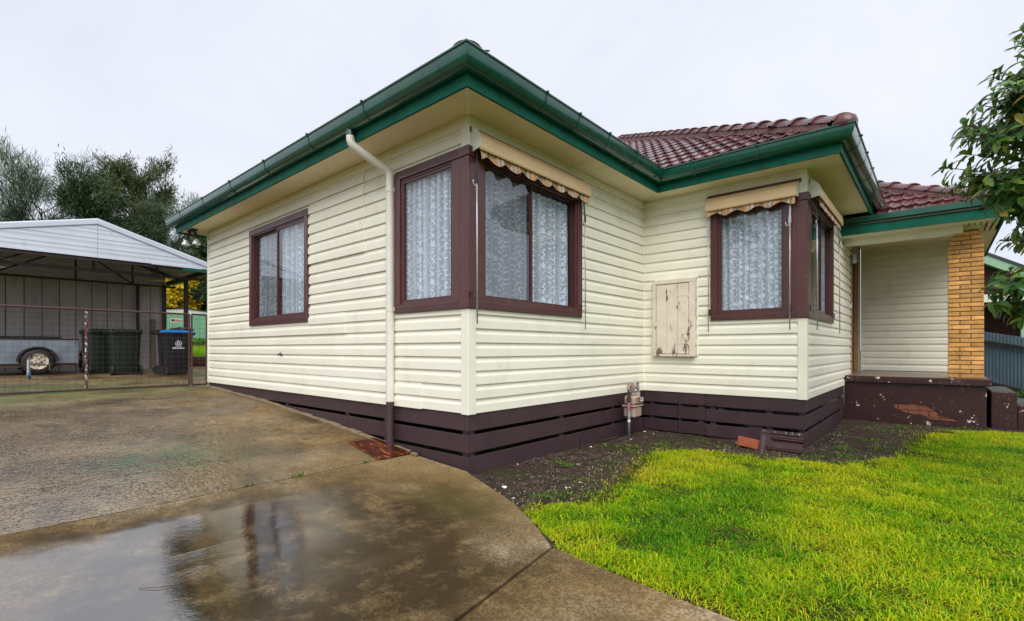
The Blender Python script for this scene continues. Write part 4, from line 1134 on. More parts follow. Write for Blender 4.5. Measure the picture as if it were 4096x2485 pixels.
# rendered plinth face with a broken-away patch showing bricks
YF = 6.525; hx0, hx1, hz0, hz1 = LC+.008, 3.665, -.62, .051
patch = [(2.62, -.275), (2.70, -.255), (2.80, -.25), (2.84, -.235), (2.92, -.240), (3.0, -.262), (3.05, -.268), (3.08, -.300), (3.13, -.325), (3.165, -.365), (3.15, -.392), (3.22, -.405), (3.32, -.42), (3.375, -.455),
         (3.36, -.470), (3.20, -.468), (3.08, -.462), (3.02, -.44), (2.97, -.40), (2.87, -.405), (2.78, -.385), (2.72, -.360), (2.66, -.335), (2.645, -.30)]
outer = [(hx0, hz0), (hx1, hz0), (hx1, hz1), (hx0, hz1)]
tri = tessellate_polygon([[Vector((x, z, 0)) for x, z in outer], [Vector((x, z, 0)) for x, z in patch]])
allp = outer+patch; mb = MB(); mb.add([(x, YF, z) for x, z in allp], [tuple(t) for t in tri])
n0 = len(outer); m = len(patch); b0 = len(mb.v)
mb.v += [(x, YF+.016, z) for x, z in patch]
mb.f += [(n0+i, n0+(i+1) % m, b0+(i+1) % m, b0+i) for i in range(m)]
mb.build('plinth_render', m_maroon, pl, normals=False)
MB().box((hx0, YF+.030, hz0), (hx1, YP-.11, hz1)).build('plinth_core', m_sandmortar, pl)
MB().box((hx1-.012, YF+.0005, hz0), (hx1, YP-.11, hz1)).build('plinth_side', m_maroon, pl)
for r in range(4):
    z0 = -.52+r*.086
    for k in range(6):
        x0 = 2.45+k*.24+(.12 if r % 2 else 0)
        if x0 > 3.42: continue
        MB().box((x0, YF+.012, z0), (x0+.228, YF+.034, z0+.076)).build('brick', m_redbrick, pl, bevel=.004)
# brick pillar, corbelled in at the top
pil = empty('porch_pillar', parent=house)
pz = ZF+.006; ch = .0642; PX0, PX1, PY0, PY1 = 3.262, 3.642, 6.585, 6.965
nC = 34
def inset(k): return max(0, k-(nC-5))*.022
mb = MB()
for k in range(nC):
    i_ = inset(k); mb.box((PX0+.007+i_, PY0+.007, pz+k*ch), (PX1-.007-i_*.65, PY1-.007, pz+(k+1)*ch-.0005 if k < nC-1 else pz+(k+1)*ch-.012))
mb.build('mortar', m_pmortar, pil)
def pbrick(a, b): MB().box(a, b).build('brick', m_pbrick, pil, bevel=.003)
for k in range(nC):
    z0 = pz+k*ch+.006; z1 = pz+(k+1)*ch-.006; i_ = inset(k); xa, xb = PX0+i_, PX1-i_*.65; w = xb-xa
    sp = xa+w*(.645 if k % 2 else .335)
    j = rnd.uniform(-.002, .002)
    pbrick((xa, PY0+j, z0), (sp-.005, PY0+.115, z1)); pbrick((sp+.005, PY0-j, z0), (xb, PY0+.115, z1))
    ym = PY0+.115+(.10 if k % 2 else .16)
    pbrick((xb-.11, PY0+.125, z0), (xb+j, ym+.115 if ym+.115 < PY1 else PY1, z1)); pbrick((xa, PY0+.125, z0), (xa+.11, PY1, z1))
    pbrick((xa+.12, PY1-.11, z0), (xb-.002, PY1, z1))
# beam, ceiling, fascia and slatted soffit of the porch
po = empty('porch_roof_edge', parent=house)
MB().box((LC+.02, 6.40, 2.235), (3.42, 6.56, 2.50)).build('beam', m_trim, po, bevel=.004)
MB().box((LC+.02, 6.57, 2.53), (3.80, YP, 2.54)).build('ceiling', m_soffit, po)
MB().box((3.0, 6.57, 2.30), (3.62, 6.97, 2.529)).build('pillar_packer', m_trim, po)
sweep([(LC+.012, 6.545), (3.375, 6.545), (3.375, 9.9)], [(.440, 2.335), (.462, 2.335), (.462, 2.585), (.440, 2.585)]).build('fascia', m_greenf, po)
sweep([(LC+.012, 6.545), (3.375, 6.545), (3.375, 9.9)], [(.4625, 2.50), (.486, 2.512), (.486, 2.592), (.4625, 2.592)]).build('fascia_capping', m_green, po)
for k in range(3): MB().box((LC+.02, 6.115+k*.035, 2.332-.010*k), (3.80-.03*k, 6.148+k*.035, 2.352)).build('bead_trim', m_trim, po)
MB().box((LC+.02, 6.22, 2.352), (3.42, 6.399, 2.36)).build('soffit_panel', m_soffit, po)
for k in range(6):
    x0 = 3.43+k*.062; MB().box((x0, 6.22, 2.345), (x0+.042, 7.15, 2.357)).build('vent_slat', m_trim, po)
MB().box((3.42, 6.22, 2.43), (3.80, 7.15, 2.44)).build('vent_backing', m_black, po)
MB().box((3.42, 7.155, 2.345), (3.81, 9.9, 2.357)).build('soffit_panel', m_soffit, po)
MB().tube([(3.62, 6.06, 2.485), (3.62, 6.02, 2.482)], .026, 14).build('overflow_pipe', m_black, po)
# doorway in the side wall, porch lamp, wall light
dw = empty('front_door', parent=house)
MB().box(WD(3.805, -.09, ZF), WD(3.875, .030, 2.27)).build('jamb', m_timber, dw); MB().box(WD(4.70, -.09, ZF), WD(4.785, .032, 2.27)).build('jamb', m_timber, dw)
MB().box(WD(3.876, -.08, 2.19), WD(4.699, .028, 2.27)).build('head', m_timber, dw)
MB().box(WD(3.88, -.075, ZF+.02), WD(4.695, -.035, 2.188)).build('door_leaf', m_black, dw); MB().box(WD(3.80, -.07, ZF+.007), WD(4.79, .06, ZF+.02)).build('threshold', m_deck, dw)
MB().box(WP(.004, .004, ZF+.006), WP(.030, .024, 2.53)).build('inside_corner_trim', m_trim, house)
lam = thing('porch_lamp', 'small metal porch lamp on the wall above the doorway', 'lamp', WD(3.70, .05, 2.16))
m_steel = M('brushed_steel', (.45, .45, .44), .3, .1, 20, metal=.8)
MB().tube([WD(3.73, .065, 2.05), WD(3.73, .065, 2.20)], .042, 14).build('shade', m_steel, lam, smooth=True, autosmooth=40); MB().box(WD(3.68, .017, 2.10), WD(3.74, .03, 2.17)).build('backplate', m_steel, lam)
bel = thing('door_bell', 'little white door bell switch beside the timber door frame', 'bell', WD(3.78, .02, 1.33))
m_white = M('white_plastic', (.78, .78, .76), .4, .04, 10)
MB().box(WD(3.765, .017, 1.29), WD(3.80, .034, 1.37)).build('case', m_white, bel, bevel=.003); MB().box(WD(3.775, .034, 1.32), WD(3.79, .038, 1.345)).build('button', m_galv, bel)
# porch steps
stp = thing('porch_steps', 'maroon painted concrete steps with flaking paint at the porch end', 'steps', (4.0, 7.3, -.55))
m_tread = M('glossy_step_tiles', (.15, .13, .12), .18, .4, 8)
MB().box((3.72, 6.80, -.62), (3.99, 8.3, -.035)).build('step', m_maroon, stp, bevel=.012); MB().box((3.992, 6.86, -.62), (4.55, 8.3, -.215)).build('step', m_maroon, stp, bevel=.012)
for k in range(4):
    MB().box((3.735, 6.85+k*.33, -.034), (3.97, 7.16+k*.33, -.028)).build('tread_tile', m_tread, stp); MB().box((4.02, 6.9+k*.33, -.214), (4.5, 7.2+k*.33, -.208)).build('tread_tile', m_tread, stp)

# ------------------------------------------------------------------ things on and beside the house
def peeling():
    m, t, b = newmat('peeling_cream_paint'); v = posnode(t, (1, 1, .35))
    base = ramp(t, noisef(t, posnode(t), 5, 5), [(.3, (.66, .58, .46)), (.7, (.78, .71, .60))])
    f1 = noisef(t, v, 17, 8, .7); f = ramp(t, f1, [(.615, 0.0), (.63, 1.0)])
    g = t.nodes.new('ShaderNodeNewGeometry'); sp = t.nodes.new('ShaderNodeSeparateXYZ'); t.links.new(g.outputs['Position'], sp.inputs[0])
    lowz = t.nodes.new('ShaderNodeMapRange'); lowz.inputs['From Min'].default_value = .95; lowz.inputs['From Max'].default_value = .5
    t.links.new(sp.outputs['Z'], lowz.inputs['Value'])
    f2 = ramp(t, mathn(t, 'ADD', noisef(t, v, 9, 8, .7), mathn(t, 'MULTIPLY', lowz.outputs['Result'], .08)), [(.62, 0.0), (.635, 1.0)])
    c = mixc(t, mathn(t, 'MAXIMUM', f, f2), base, (.17, .125, .10))
    t.links.new(c, b.inputs['Base Color']); b.inputs['Roughness'].default_value = .7
    bumpn(t, b, mathn(t, 'SUBTRACT', 1.0, mathn(t, 'MAXIMUM', f, f2)), .5, .003); return m
m_peel = peeling()
mbx = thing('meter_cupboard', 'weathered cream wooden meter cupboard with peeling paint on the wall', 'cupboard', WC(.47, .0, .47))
bx0, bx1, bz0, bz1 = .175, .755, .478, 1.515
def wbox(nm, par, a, b, n0, n1, c, d, mat=m_peel, bev=.003, W=WC):
    mb = MB(); W.box(mb, a, b, n0, n1, c, d); return mb.build(nm, mat, par, bevel=bev)
wbox('carcass', mbx, bx0, bx1, .012, .060, bz0, bz1, m_peel, 0)
wbox('stile', mbx, bx0, bx0+.045, .0605, .086, bz0+.03, bz1-.055); wbox('stile', mbx, bx1-.072, bx1, .0605, .086, bz0+.03, bz1-.055)
wbox('top_rail', mbx, bx0-.004, bx1+.004, .0605, .088, bz1-.0545, bz1); wbox('bottom_rail', mbx, bx0-.006, bx1+.006, .0605, .098, bz0, bz0+.0295)
wbox('edge_bead', mbx, bx1+.006, bx1+.026, .012, .03, bz0, bz1, m_trim); wbox('edge_bead', mbx, bx0-.005, bx1+.026, .012, .03, bz1+.002, bz1+.02, m_trim)
dr = empty('door', parent=mbx)
w3 = (bx1-.078-(bx0+.051))/3
for k in range(3): wbox('plank', dr, bx0+.051+k*w3+.0015, bx0+.051+(k+1)*w3-.0015, .0605, .080+.001*k, bz0+.038, bz1-.066)
for z in (bz0+.18, bz1-.22):
    mb = MB(); WC.box(mb, bx1-.235, bx1-.078, .0825, .0865, z-.012, z+.012); WC.box(mb, bx1-.082, bx1-.058, .0865, .092, z-.035, z+.035); mb.build('strap_hinge', m_peel, dr)
MB().tube([WC(bx0+.055, .083, .90), WC(bx0+.055, .105, .90)], .012, 8).box(WC(bx0+.030, .088, .895), WC(bx0+.075, .098, .935)).build('latch', m_peel, dr)

# gas meter: riser with red tap, regulator, meter body, looping outlet
gm = thing('gas_meter', 'beige gas meter with red tap handle against the base boards', 'gas meter', (.20, 2.55, -.56))
m_gas = M('meter_beige', (.40, .29, .24), .42, .08, 9, dirt=((.18, .12, .09), 18, .64, .2))
m_gpipe = M('blue_grey_pipe', (.20, .25, .30), .4, .2, 18, metal=.4, dirt=((.12, .09, .07), 20, .6, .1))
m_red = M('red_tap', (.60, .012, .012), .35, .1, 10)
gx, gy = .20, 2.72
MB().box((gx-.085, gy-.105, -.295), (gx+.075, gy+.105, -.155)).build('lower_body', m_gas, gm, bevel=.022)
MB().box((gx-.095, gy-.122, -.156), (gx+.085, gy+.122, -.134)).build('flange', m_gas, gm, bevel=.006)
MB().box((gx-.08, gy-.105, -.135), (gx+.07, gy+.105, -.015)).build('upper_body', m_gas, gm, bevel=.026)
MB().box((gx-.045, gy-.075, -.02), (gx+.045, gy+.06, .018)).build('neck', m_gas, gm, bevel=.012)
MB().lathe([(.02, -.02), (.058, -.015), (.062, 0), (.062, .012), (.05, .022), (.02, .03)], (gx+.01, gy-.06, .10), 'y', 18).build('regulator_diaphragm', m_gas, gm, smooth=True, autosmooth=40)
MB().tube([(gx, gy-.06, .02), (gx, gy-.06, .10)], .03, 12).tube([(gx+.01, gy-.05, .095), (gx+.01, gy+.055, .095)], .027, 12).build('regulator_body', m_gas, gm, smooth=True, autosmooth=40)
MB().tube([(gx+.01, gy+.055, .095), (gx+.01, gy+.065, .095)], .034, 14).build('cap', m_steel, gm)
MB().tube([(gx+.03, gy-.16, .085), (gx+.062, gy-.163, .085)], .046, 16).build('inlet_filter', m_gas, gm, smooth=True, autosmooth=40)
mb = MB()
for a in range(4): mb.bar((gx+.066, gy-.163+.04*math.cos(a*math.pi/4), .085+.04*math.sin(a*math.pi/4)), (gx+.066, gy-.163-.04*math.cos(a*math.pi/4), .085-.04*math.sin(a*math.pi/4)), .008, .006)
for a in range(4): t_ = math.pi/4+a*math.pi/2; mb.tube([(gx+.06, gy-.163+.052*math.cos(t_), .085+.052*math.sin(t_)), (gx+.074, gy-.163+.052*math.cos(t_), .085+.052*math.sin(t_))], .008, 6)
mb.build('filter_cover', m_steel, gm)
MB().tube([(gx+.03, gy-.163, -.62), (gx+.03, gy-.163, -.08)], .0165, 12).build('riser_pipe', m_gpipe, gm, smooth=True)
MB().tube([(gx+.03, gy-.163, -.085), (gx+.03, gy-.163, -.02)], .024, 10).tube([(gx+.03, gy-.163, -.02), (gx+.03, gy-.163, .05)], .019, 6).build('valve', M('dark_brass', (.10, .075, .05), .4, .2, 20, metal=.6), gm)
MB().bar((gx+.055, gy-.175, -.09), (gx+.058, gy-.205, -.195), .018, .008, (1, 0, 0)).build('tap_handle', m_red, gm, bevel=.002)
MB().tube([(gx+.03, gy-.163, -.335), (gx+.03, gy-.163, -.305)], .019, 12).build('pipe_tag', m_white, gm)
MB().tube(bend([(gx-.01, gy+.04, .10), (gx-.01, gy+.08, .12), (gx-.02, gy+.13, .175), (gx-.03, gy+.20, .13), (gx-.03, gy+.205, -.0)], .05), .0175, 12).build('outlet_pipe', m_galv, gm, smooth=True)
MB().tube([(gx-.03, gy+.205, .01), (gx-.03, gy+.205, -.03)], .027, 10).build('union_nut', m_galv, gm)
MB().tube(bend([(gx-.03, gy+.205, -.03), (gx-.03, gy+.205, -.10), (gx-.16, gy+.18, -.13)], .04), .02, 10).build('elbow', M('rusty_elbow', (.07, .035, .02), .7, .3, 20), gm, smooth=True)
MB().box((gx+.071, gy-.01, -.115), (gx+.100, gy+.095, -.035)).build('index_case', M('index_brass', (.16, .12, .07), .4, .2, 20), gm, bevel=.004)
MB().box((gx+.1005, gy+.005, -.085), (gx+.103, gy+.085, -.045)).build('index_plate', m_white, gm)
mb = MB()
for k in range(4): mb.box((gx+.1032, gy+.012+k*.011, -.070), (gx+.1042, gy+.020+k*.011, -.052))
mb.box((gx+.1032, gy+.062, -.060), (gx+.1042, gy+.08, -.054)); mb.box((gx+.1032, gy+.062, -.072), (gx+.1042, gy+.08, -.068)); mb.build('index_digits', m_black, gm)

# cable lying along the base boards, stake
cb = MB().tube([(.035, 1.9, -.548), (.07, 2.2, -.546), (.09, 2.5, -.543), (.06, 2.8, -.52), (.05, 3.05, -.53), (.05, 3.3, -.545)], .008, 6).build('garden_hose', m_black, smooth=True)
tag(cb, 'thin black hose lying along the base boards near the gas meter', 'hose')
cb = MB().tube([(2.06, 3.60, -.54), (2.13, 4.0, -.52), (2.11, 4.5, -.53), (2.06, 5.2, -.52), (2.05, 6.0, -.42)], .008, 6).build('cable', m_black, smooth=True)
tag(cb, 'black cable trailing along the right hand base boards towards the porch', 'cable')
sk_ = MB().tube([(.115, 1.62, -.59), (.118, 1.618, -.43)], .006, 6).build('garden_stake', m_black)
tag(sk_, 'short dark stake in the soil before the base boards', 'stake')
# wet rusty plate under the downpipe
m_rust = M('wet_rust', (.075, .020, .010), .16, .35, 7, dirt=[((.42, .105, .012), (7, (1, 2.2, 1)), .545, .07), ((.03, .012, .01), 5, .55, .2)], coat=.3, grain=(12, (1,1,1), .15, .01))
rp = thing('rusty_plate', 'wet rusty steel plate on the concrete under the downpipe', 'plate', (-1.08, -.2, -.43))
mb = MB(); P = [(-1.42, -.335), (-1.41, -.03), (-1.14, -.028), (-1.13, -.10), (-1.035, -.10), (-1.03, -.028), (-.765, -.045), (-.755, -.41), (-1.05, -.385)]
mb.prism([(x, y, zdrive(x)+.006+.012*max(0, 1+y/.2)*.4) for x, y in P], (0, 0, .006)); mb.build('sheet', m_rust, rp)
MB().box((-.745, -.075, -.462), (-.655, -.04, -.43)).build('mortar_lump', m_edge, rp, bevel=.008)
# hole in the boards with a pipe stub
hs = thing('pipe_stub', 'small dark pipe stub poking out of a broken board', 'pipe', (-3.70, -.02, .50))
MB().lathe([(.030, 0), (.033, -.004), (.001, -.005)], (-3.70, -.0175, .515), 'y', 9).build('hole', m_black, hs); MB().tube([(-3.70, .0, .52), (-3.705, -.045, .51), (-3.71, -.055, .485)], .011, 8).build('spout', m_dark, hs, smooth=True)
# twin flood lamps under the eave
fl = thing('twin_floodlight', 'twin flood lamp fitting with clear bulbs under the far left eave', 'lamp', (-6.62, -.26, 2.62))
MB().box((-6.72, -.31, 2.615), (-6.50, -.21, 2.649)).build('base', m_black, fl, bevel=.008)
def bulbmat():
    m, t, b = newmat('silvered_bulb'); b.inputs['Base Color'].default_value = (.75, .76, .78, 1); b.inputs['Metallic'].default_value = .55; b.inputs['Roughness'].default_value = .12; return m
m_bulb = bulbmat()
for (cx, cy_, tx, ty) in ((-6.69, -.27, -.03, -.06), (-6.53, -.25, .03, .02)):
    h = empty('lamp_holder', parent=fl)
    MB().tube([(cx, cy_, 2.62), (cx+tx*.3, cy_+ty*.3, 2.575)], .018, 10).tube([(cx+tx*.3, cy_+ty*.3, 2.585), (cx+tx, cy_+ty, 2.475)], [.026, .032], 12).build('socket', m_black, h, smooth=True, autosmooth=40)
    MB().lathe([(.028, 0), (.036, -.03), (.062, -.075), (.068, -.09), (.055, -.103), (.001, -.112)], (cx+tx, cy_+ty, 2.478), n=18).build('bulb', m_bulb, h, smooth=True)
# loose brick and a spare roof tile leaning on the base boards
m_lbrick = M('orange_brick_lichen', (.33, .085, .036), .8, .2, 10, dirt=((.09, .075, .05), 13, .58, .05), grain=(50, (1,1,1), .6, .005))
lb = MB().box((-.115, -.038, -.055), (.115, .038, .055)).build('loose_brick', m_lbrick, bevel=.006)
lb.matrix_basis = Matrix.Translation((1.50, 3.02, -.505)) @ Matrix.Rotation(R(-12), 4, 'Z') @ Matrix.Rotation(R(4), 4, 'Y') @ Matrix.Rotation(R(-16), 4, 'X')
tag(lb, 'loose orange brick with lichen lying before the base boards', 'brick')
lt = thing('loose_roof_tile', 'spare dark red roof tile leaning on its side at the house corner', 'roof tile', (1.85, 3.1, -.55))
m_wtile = M('wet_dark_tile', (.036, .010, .011), .22, .3, 8, dirt=((.07, .05, .02), 12, .56, .2), coat=.15)
mb = MB(); nx, ny = 20, 10
def th(u, v):
    h = .020*math.exp(-((v-.62)/.07)**4)*(1 if u > .25 else 0)+.018*math.exp(-((v-.13)/.06)**4)*(1 if u > .18 else 0)
    if u < .10: h += .005
    if v > .84: h += .008+(.008 if int(u*22) % 3 == 0 and u > .2 else 0)
    return h
for j in range(ny*2+1):
    for i in range(nx+1): mb.v.append((i/nx*.42, th(i/nx, j/(ny*2)), j/(ny*2)*.24))
mb.f = [(j*(nx+1)+i, j*(nx+1)+i+1, (j+1)*(nx+1)+i+1, (j+1)*(nx+1)+i) for j in range(ny*2) for i in range(nx)]
tl = mb.build('face', m_wtile, lt, smooth=True, normals=False, autosmooth=45)
bk = MB().box((0, -.016, 0), (.42, -.001, .24)).build('body', m_wtile, lt)
TM = Matrix.Translation((1.625, 2.985, -.565)) @ Matrix.Rotation(R(3), 4, 'Z') @ Matrix.Rotation(R(1), 4, 'Y') @ Matrix.Rotation(R(-22), 4, 'X') @ Matrix.Diagonal((1, -1, 1, 1))
for o in (tl, bk): o.matrix_basis = TM

# ------------------------------------------------------------------ mesh gate across the driveway
m_gate = M('maroon_rusty_pipe', (.075, .030, .029), .45, .25, 12, dirt=[((.20, .10, .08), 30, .62, .1)], metal=.1)
m_flake = M('flaking_gate_pipe', (.10, .035, .03), .55, .3, 20, dirt=[((.62, .62, .58), (26, (1, 1, .6)), .55, .03)])
m_wire = M('rusty_wire', (.085, .050, .045), .6, .3, 40, metal=.2)
GX = -6.70; ZG0, ZG1 = -.045, 1.185
def gate(y0, y1, label, mids, group='mesh gate panels'):
    g = thing('mesh_gate', label, 'gate', (GX, (y0+y1)/2, ZG0), group)
    for z in (ZG0, ZG1): MB().tube([(GX, y0, z+(.0 if z < 1 else .012*0)), (GX, y1, z)], .0165, 10).build('rail', m_gate, g, smooth=True, autosmooth=50)
    for y in (y0, y1): MB().tube([(GX, y, ZG0), (GX, y, ZG1)], .0155, 10).build('upright', m_gate, g, smooth=True, autosmooth=50)
    for y in mids: MB().tube([(GX, y, ZG0+.015), (GX, y, ZG1-.015)], .018, 10).build('mid_upright', m_flake, g, smooth=True, autosmooth=50)
    mb = MB(); n = max(2, int((y1-y0)/.082)); rr = random.Random(int(-y0*100))
    for i in range(1, n):
        y = y0+(y1-y0)*i/n; mb.tube([(GX+.016, y+rr.uniform(-.006, .006), ZG0+(ZG1-ZG0)*k/5) for k in range(6)], .0018, 3, cap=False)
    for k in range(1, 15):
        z = ZG0+(ZG1-ZG0)*k/15; m_ = max(2, int((y1-y0)/.3)); mb.tube([(GX+.019, y0+(y1-y0)*i/m_, z+rr.uniform(-.006, .006)) for i in range(m_+1)], .0018, 3, cap=False)
    o = mb.build('wire_mesh', m_wire, g, normals=False); o['kind'] = 'stuff'
    return g
gate(-4.6, -.285, 'long rusty pipe and wire mesh gate across the driveway', [-1.65])
gate(-.245, -.015, 'narrow mesh gate panel between the long gate and the house corner', [])
sgn = thing('warning_sign', 'small metal warning sign wired to the mesh gate above the black bin', 'sign', (GX+.03, -.48, 1.06))
m_sign = M('dull_sign_plate', (.46, .43, .37), .5, .1, 12, dirt=((.2, .15, .1), 20, .65, .1))
SM = Matrix.Translation((GX+.034, -.48, 1.062)) @ Matrix.Rotation(R(-4), 4, 'X')
o = MB().box((-.002, -.088, -.042), (.002, .088, .042)).build('plate', m_sign, sgn, bevel=.001); o.matrix_basis = SM
def text_mesh(name, txt, size, mat, parent, Mx, bold=.0):
    cu = bpy.data.curves.new(name, 'FONT'); cu.body = txt; cu.size = size; cu.align_x = 'CENTER'; cu.align_y = 'CENTER'; cu.extrude = .0006; cu.offset = bold; cu.resolution_u = 2
    ob = bpy.data.objects.new(name, cu); COL.objects.link(ob)
    dg = bpy.context.evaluated_depsgraph_get(); me = bpy.data.meshes.new_from_object(ob.evaluated_get(dg))
    bpy.data.objects.remove(ob); bpy.data.curves.remove(cu)
    me.materials.clear(); me.materials.append(mat); o = bpy.data.objects.new(name, me); COL.objects.link(o); setparent(o, parent); o.matrix_basis = Mx; return o
FX = Matrix(((0, 0, 1, 0), (1, 0, 0, 0), (0, 1, 0, 0), (0, 0, 0, 1)))     # text facing +x, reading along +y
text_mesh('lettering', 'BEWARE OF\nTHE DOG', .026, m_black, sgn, SM @ Matrix.Translation((.0028, .026, -.006)) @ FX, .0006)
mb = MB()      # dog head mark
mb.add([(.0027, y, z) for y, z in ((-.078, .0), (-.066, .018), (-.058, .026), (-.050, .018), (-.036, .012), (-.030, .0), (-.040, -.008), (-.048, -.02), (-.062, -.022), (-.074, -.014))], [tuple(range(10))])
mb.build('dog_mark', m_black, sgn, normals=False).matrix_basis = SM

# ------------------------------------------------------------------ bins
m_bgreen = M('dark_green_plastic', (.006, .017, .010), .38, .12, 6); m_bblack = M('black_bin_plastic', (.007, .008, .012), .36, .15, 6); m_bblue = M('blue_bin_lid', (.004, .15, .48), .35, .08, 5)
def wheelie(label, loc, rz, mbody, mlid, sc=1.0):
    t = thing('wheelie_bin', label, 'bin', loc, 'wheelie bins in the yard')
    MT = Matrix.Translation(loc) @ Matrix.Rotation(rz, 4, 'Z') @ Matrix.Diagonal((sc, sc, sc, 1))
    def rr(x, y0, y1, z, r=.05):
        pts = []
        for (cx, cy2, a0) in ((x-r, y1-r, 0), (-x+r, y1-r, 90), (-x+r, y0+r, 180), (x-r, y0+r, 270)):
            for k in range(4): a = R(a0+k*30); pts.append((cx+r*math.cos(a), cy2+r*math.sin(a), z))
        return pts
    def loft(rings, cap=True):
        mb = MB(); n = len(rings[0])
        for r_ in rings: mb.v += r_
        for j in range(len(rings)-1):
            for i in range(n): mb.f.append((j*n+i, j*n+(i+1) % n, (j+1)*n+(i+1) % n, (j+1)*n+i))
        if cap: mb.f.append(tuple(range(n))); mb.f.append(tuple((len(rings)-1)*n+i for i in range(n)))
        return mb
    def part(mb, nm, mat, smooth=True): o = mb.build(nm, mat, t, smooth=smooth, autosmooth=40); o.matrix_basis = MT; return o
    part(loft([rr(.225, -.22, .21, .02), rr(.24, -.235, .24, .10), rr(.268, -.275, .315, .86), rr(.272, -.28, .32, .90)]), 'body', mbody)
    part(loft([rr(.285, -.30, .345, .885), rr(.295, -.31, .355, .90), rr(.295, -.31, .355, .935), rr(.28, -.29, .34, .94)]), 'rim', mbody)
    lid = part(loft([rr(.295, -.325, .365, .942), rr(.292, -.32, .36, .962), rr(.255, -.27, .31, .985), rr(.16, -.20, .2, 1.0), rr(.06, -.1, .1, 1.005)]), 'lid', mlid)
    mb = MB(); mb.tube([(-.25, -.365, .955), (.25, -.365, .955)], .016, 10)
    for x in (-.25, .25): mb.box((x-.018, -.385, .90), (x+.018, -.29, .995))
    part(mb, 'handle', mbody)
    for x in (-.255, .255):
        w = empty('wheel', parent=t)
        a = MB().lathe([(.07, -.02), (.10, -.022), (.105, 0), (.10, .022), (.07, .02)], (x, -.255, .105), 'x', 20).build('tyre', m_black, w, smooth=True, autosmooth=40); a.matrix_basis = MT
        a = MB().lathe([(.02, -.024), (.068, -.018), (.068, .018), (.02, .024)], (x, -.255, .105), 'x', 14).build('hub', m_bblack, w); a.matrix_basis = MT
    for k in (-1, 1): part(MB().box((k*.09-.006, .285, .35), (k*.09+.006, .30, .80)), 'rib', mbody, False) if False else None
    return t, MT
wheelie('dark green wheelie bin seen from behind, nearest the trailer tail light', (-10.45, -.50, .015), R(92), m_bgreen, m_bgreen)
wheelie('second dark green wheelie bin half hidden behind the other green bin', (-11.05, -.80, .028), R(96), m_bgreen, m_bgreen)
bb, BM_ = wheelie('black wheelie bin with a bright blue lid and white council emblem', (-9.85, .30, .003), R(-3), m_bblack, m_bblue)
m_print = M('white_print', (.75, .78, .82), .5, .05, 20)
# emblem on the side facing the street: ring, swoosh and hill, with the council name below
def side_pt(y, z): return (.225+.015*min(1, z/.1)+.028*max(0, (z-.10))/.76+.0035, y, z)
em = empty('emblem', parent=bb)
mb = MB(); n = 28
for i in range(n):
    a0, a1 = 2*math.pi*i/n, 2*math.pi*(i+1)/n
    mb.add([side_pt(.03+r*math.cos(a), .70+r*math.sin(a)) for r, a in ((.062, a0), (.062, a1), (.055, a1), (.055, a0))], [(0,1,2,3)])
mb.build('ring', m_print, em, normals=False).matrix_basis = BM_
mb = MB()
mb.add([side_pt(y, z) for y, z in ((-.028, .690), (-.005, .70), (.01, .728), (.024, .742), (.042, .738), (.054, .712), (.075, .695), (.045, .700), (.035, .718), (.02, .715), (.012, .695))], [tuple(range(11))])
mb.add([side_pt(y, z) for y, z in ((-.022, .680), (.02, .674), (.06, .684), (.085, .692), (.05, .668), (.015, .660))], [tuple(range(6))])
mb.build('hill_mark', m_print, em, normals=False).matrix_basis = BM_
text_mesh('lettering', 'BENDIGO', .050, m_print, em, BM_ @ Matrix.Translation(side_pt(.03, .595)) @ Matrix.Rotation(R(2), 4, 'Y') @ FX, .0012)
text_mesh('lettering', 'CITY OF GREATER', .016, m_print, em, BM_ @ Matrix.Translation(side_pt(.03, .627)) @ Matrix.Rotation(R(2), 4, 'Y') @ FX, .0004)
gl = thing('rubbish_bag', 'crumpled black bag lying on the blue bin lid', 'bag', (-9.85, .42, .98))
bm = bmesh.new(); bmesh.ops.create_icosphere(bm, subdivisions=3, radius=1)
for v in bm.verts:
    k = 1+.35*mnoise.noise(v.co*2.2)+.2*mnoise.noise(v.co*6); v.co = Vector((v.co.x*.16*k, v.co.y*.24*k, max(-.012, v.co.z*.055*k+.02*mnoise.noise(v.co*4))))
me = bpy.data.meshes.new('bag'); bm.to_mesh(me); bm.free(); me.materials.append(m_black); o = bpy.data.objects.new('bag', me); COL.objects.link(o); setparent(o, gl); o.matrix_basis = Matrix.Translation((-9.85, .45, 1.015))
tp = MB().box((-13.28, .60, -.05), (-13.14, .72, 1.40)).build('timber_post', M('grey_timber', (.20, .15, .11), .85, .3, 9, grain=(40, (1,1,.1), .6, .006)), bevel=.008)
tag(tp, 'weathered timber post standing against the carport back wall', 'post')

# ------------------------------------------------------------------ trailer
m_tgalv = M('worn_galvanised_sheet', (.26, .30, .36), .45, .22, 3, dirt=[((.18, .23, .30), 4, .55, .2), ((.20, .10, .05), 12, .70, .06)], metal=.35)
m_rim = M('cream_rusty_rim', (.60, .54, .42), .55, .15, 12, dirt=((.18, .08, .03), 14, .54, .10)); m_chas = M('rusty_chassis', (.09, .055, .04), .7, .3, 12)
tr = thing('box_trailer', 'old galvanised box trailer with a rusty cream wheel in the carport', 'trailer', (-10.0, -2.4, -.03))
def trb(nm, a, b, mat=m_tgalv, bev=.004): return MB().box(a, b).build(nm, mat, tr, bevel=bev)
tx = -11.30; TZ0, TZ1 = .27, .775; TY = -1.14
trb('side_panel', (tx-.012, -3.75, TZ0), (tx+.006, TY, TZ1)); trb('side_panel', (tx-1.35, -3.75, TZ0), (tx-1.33, TY, TZ1))
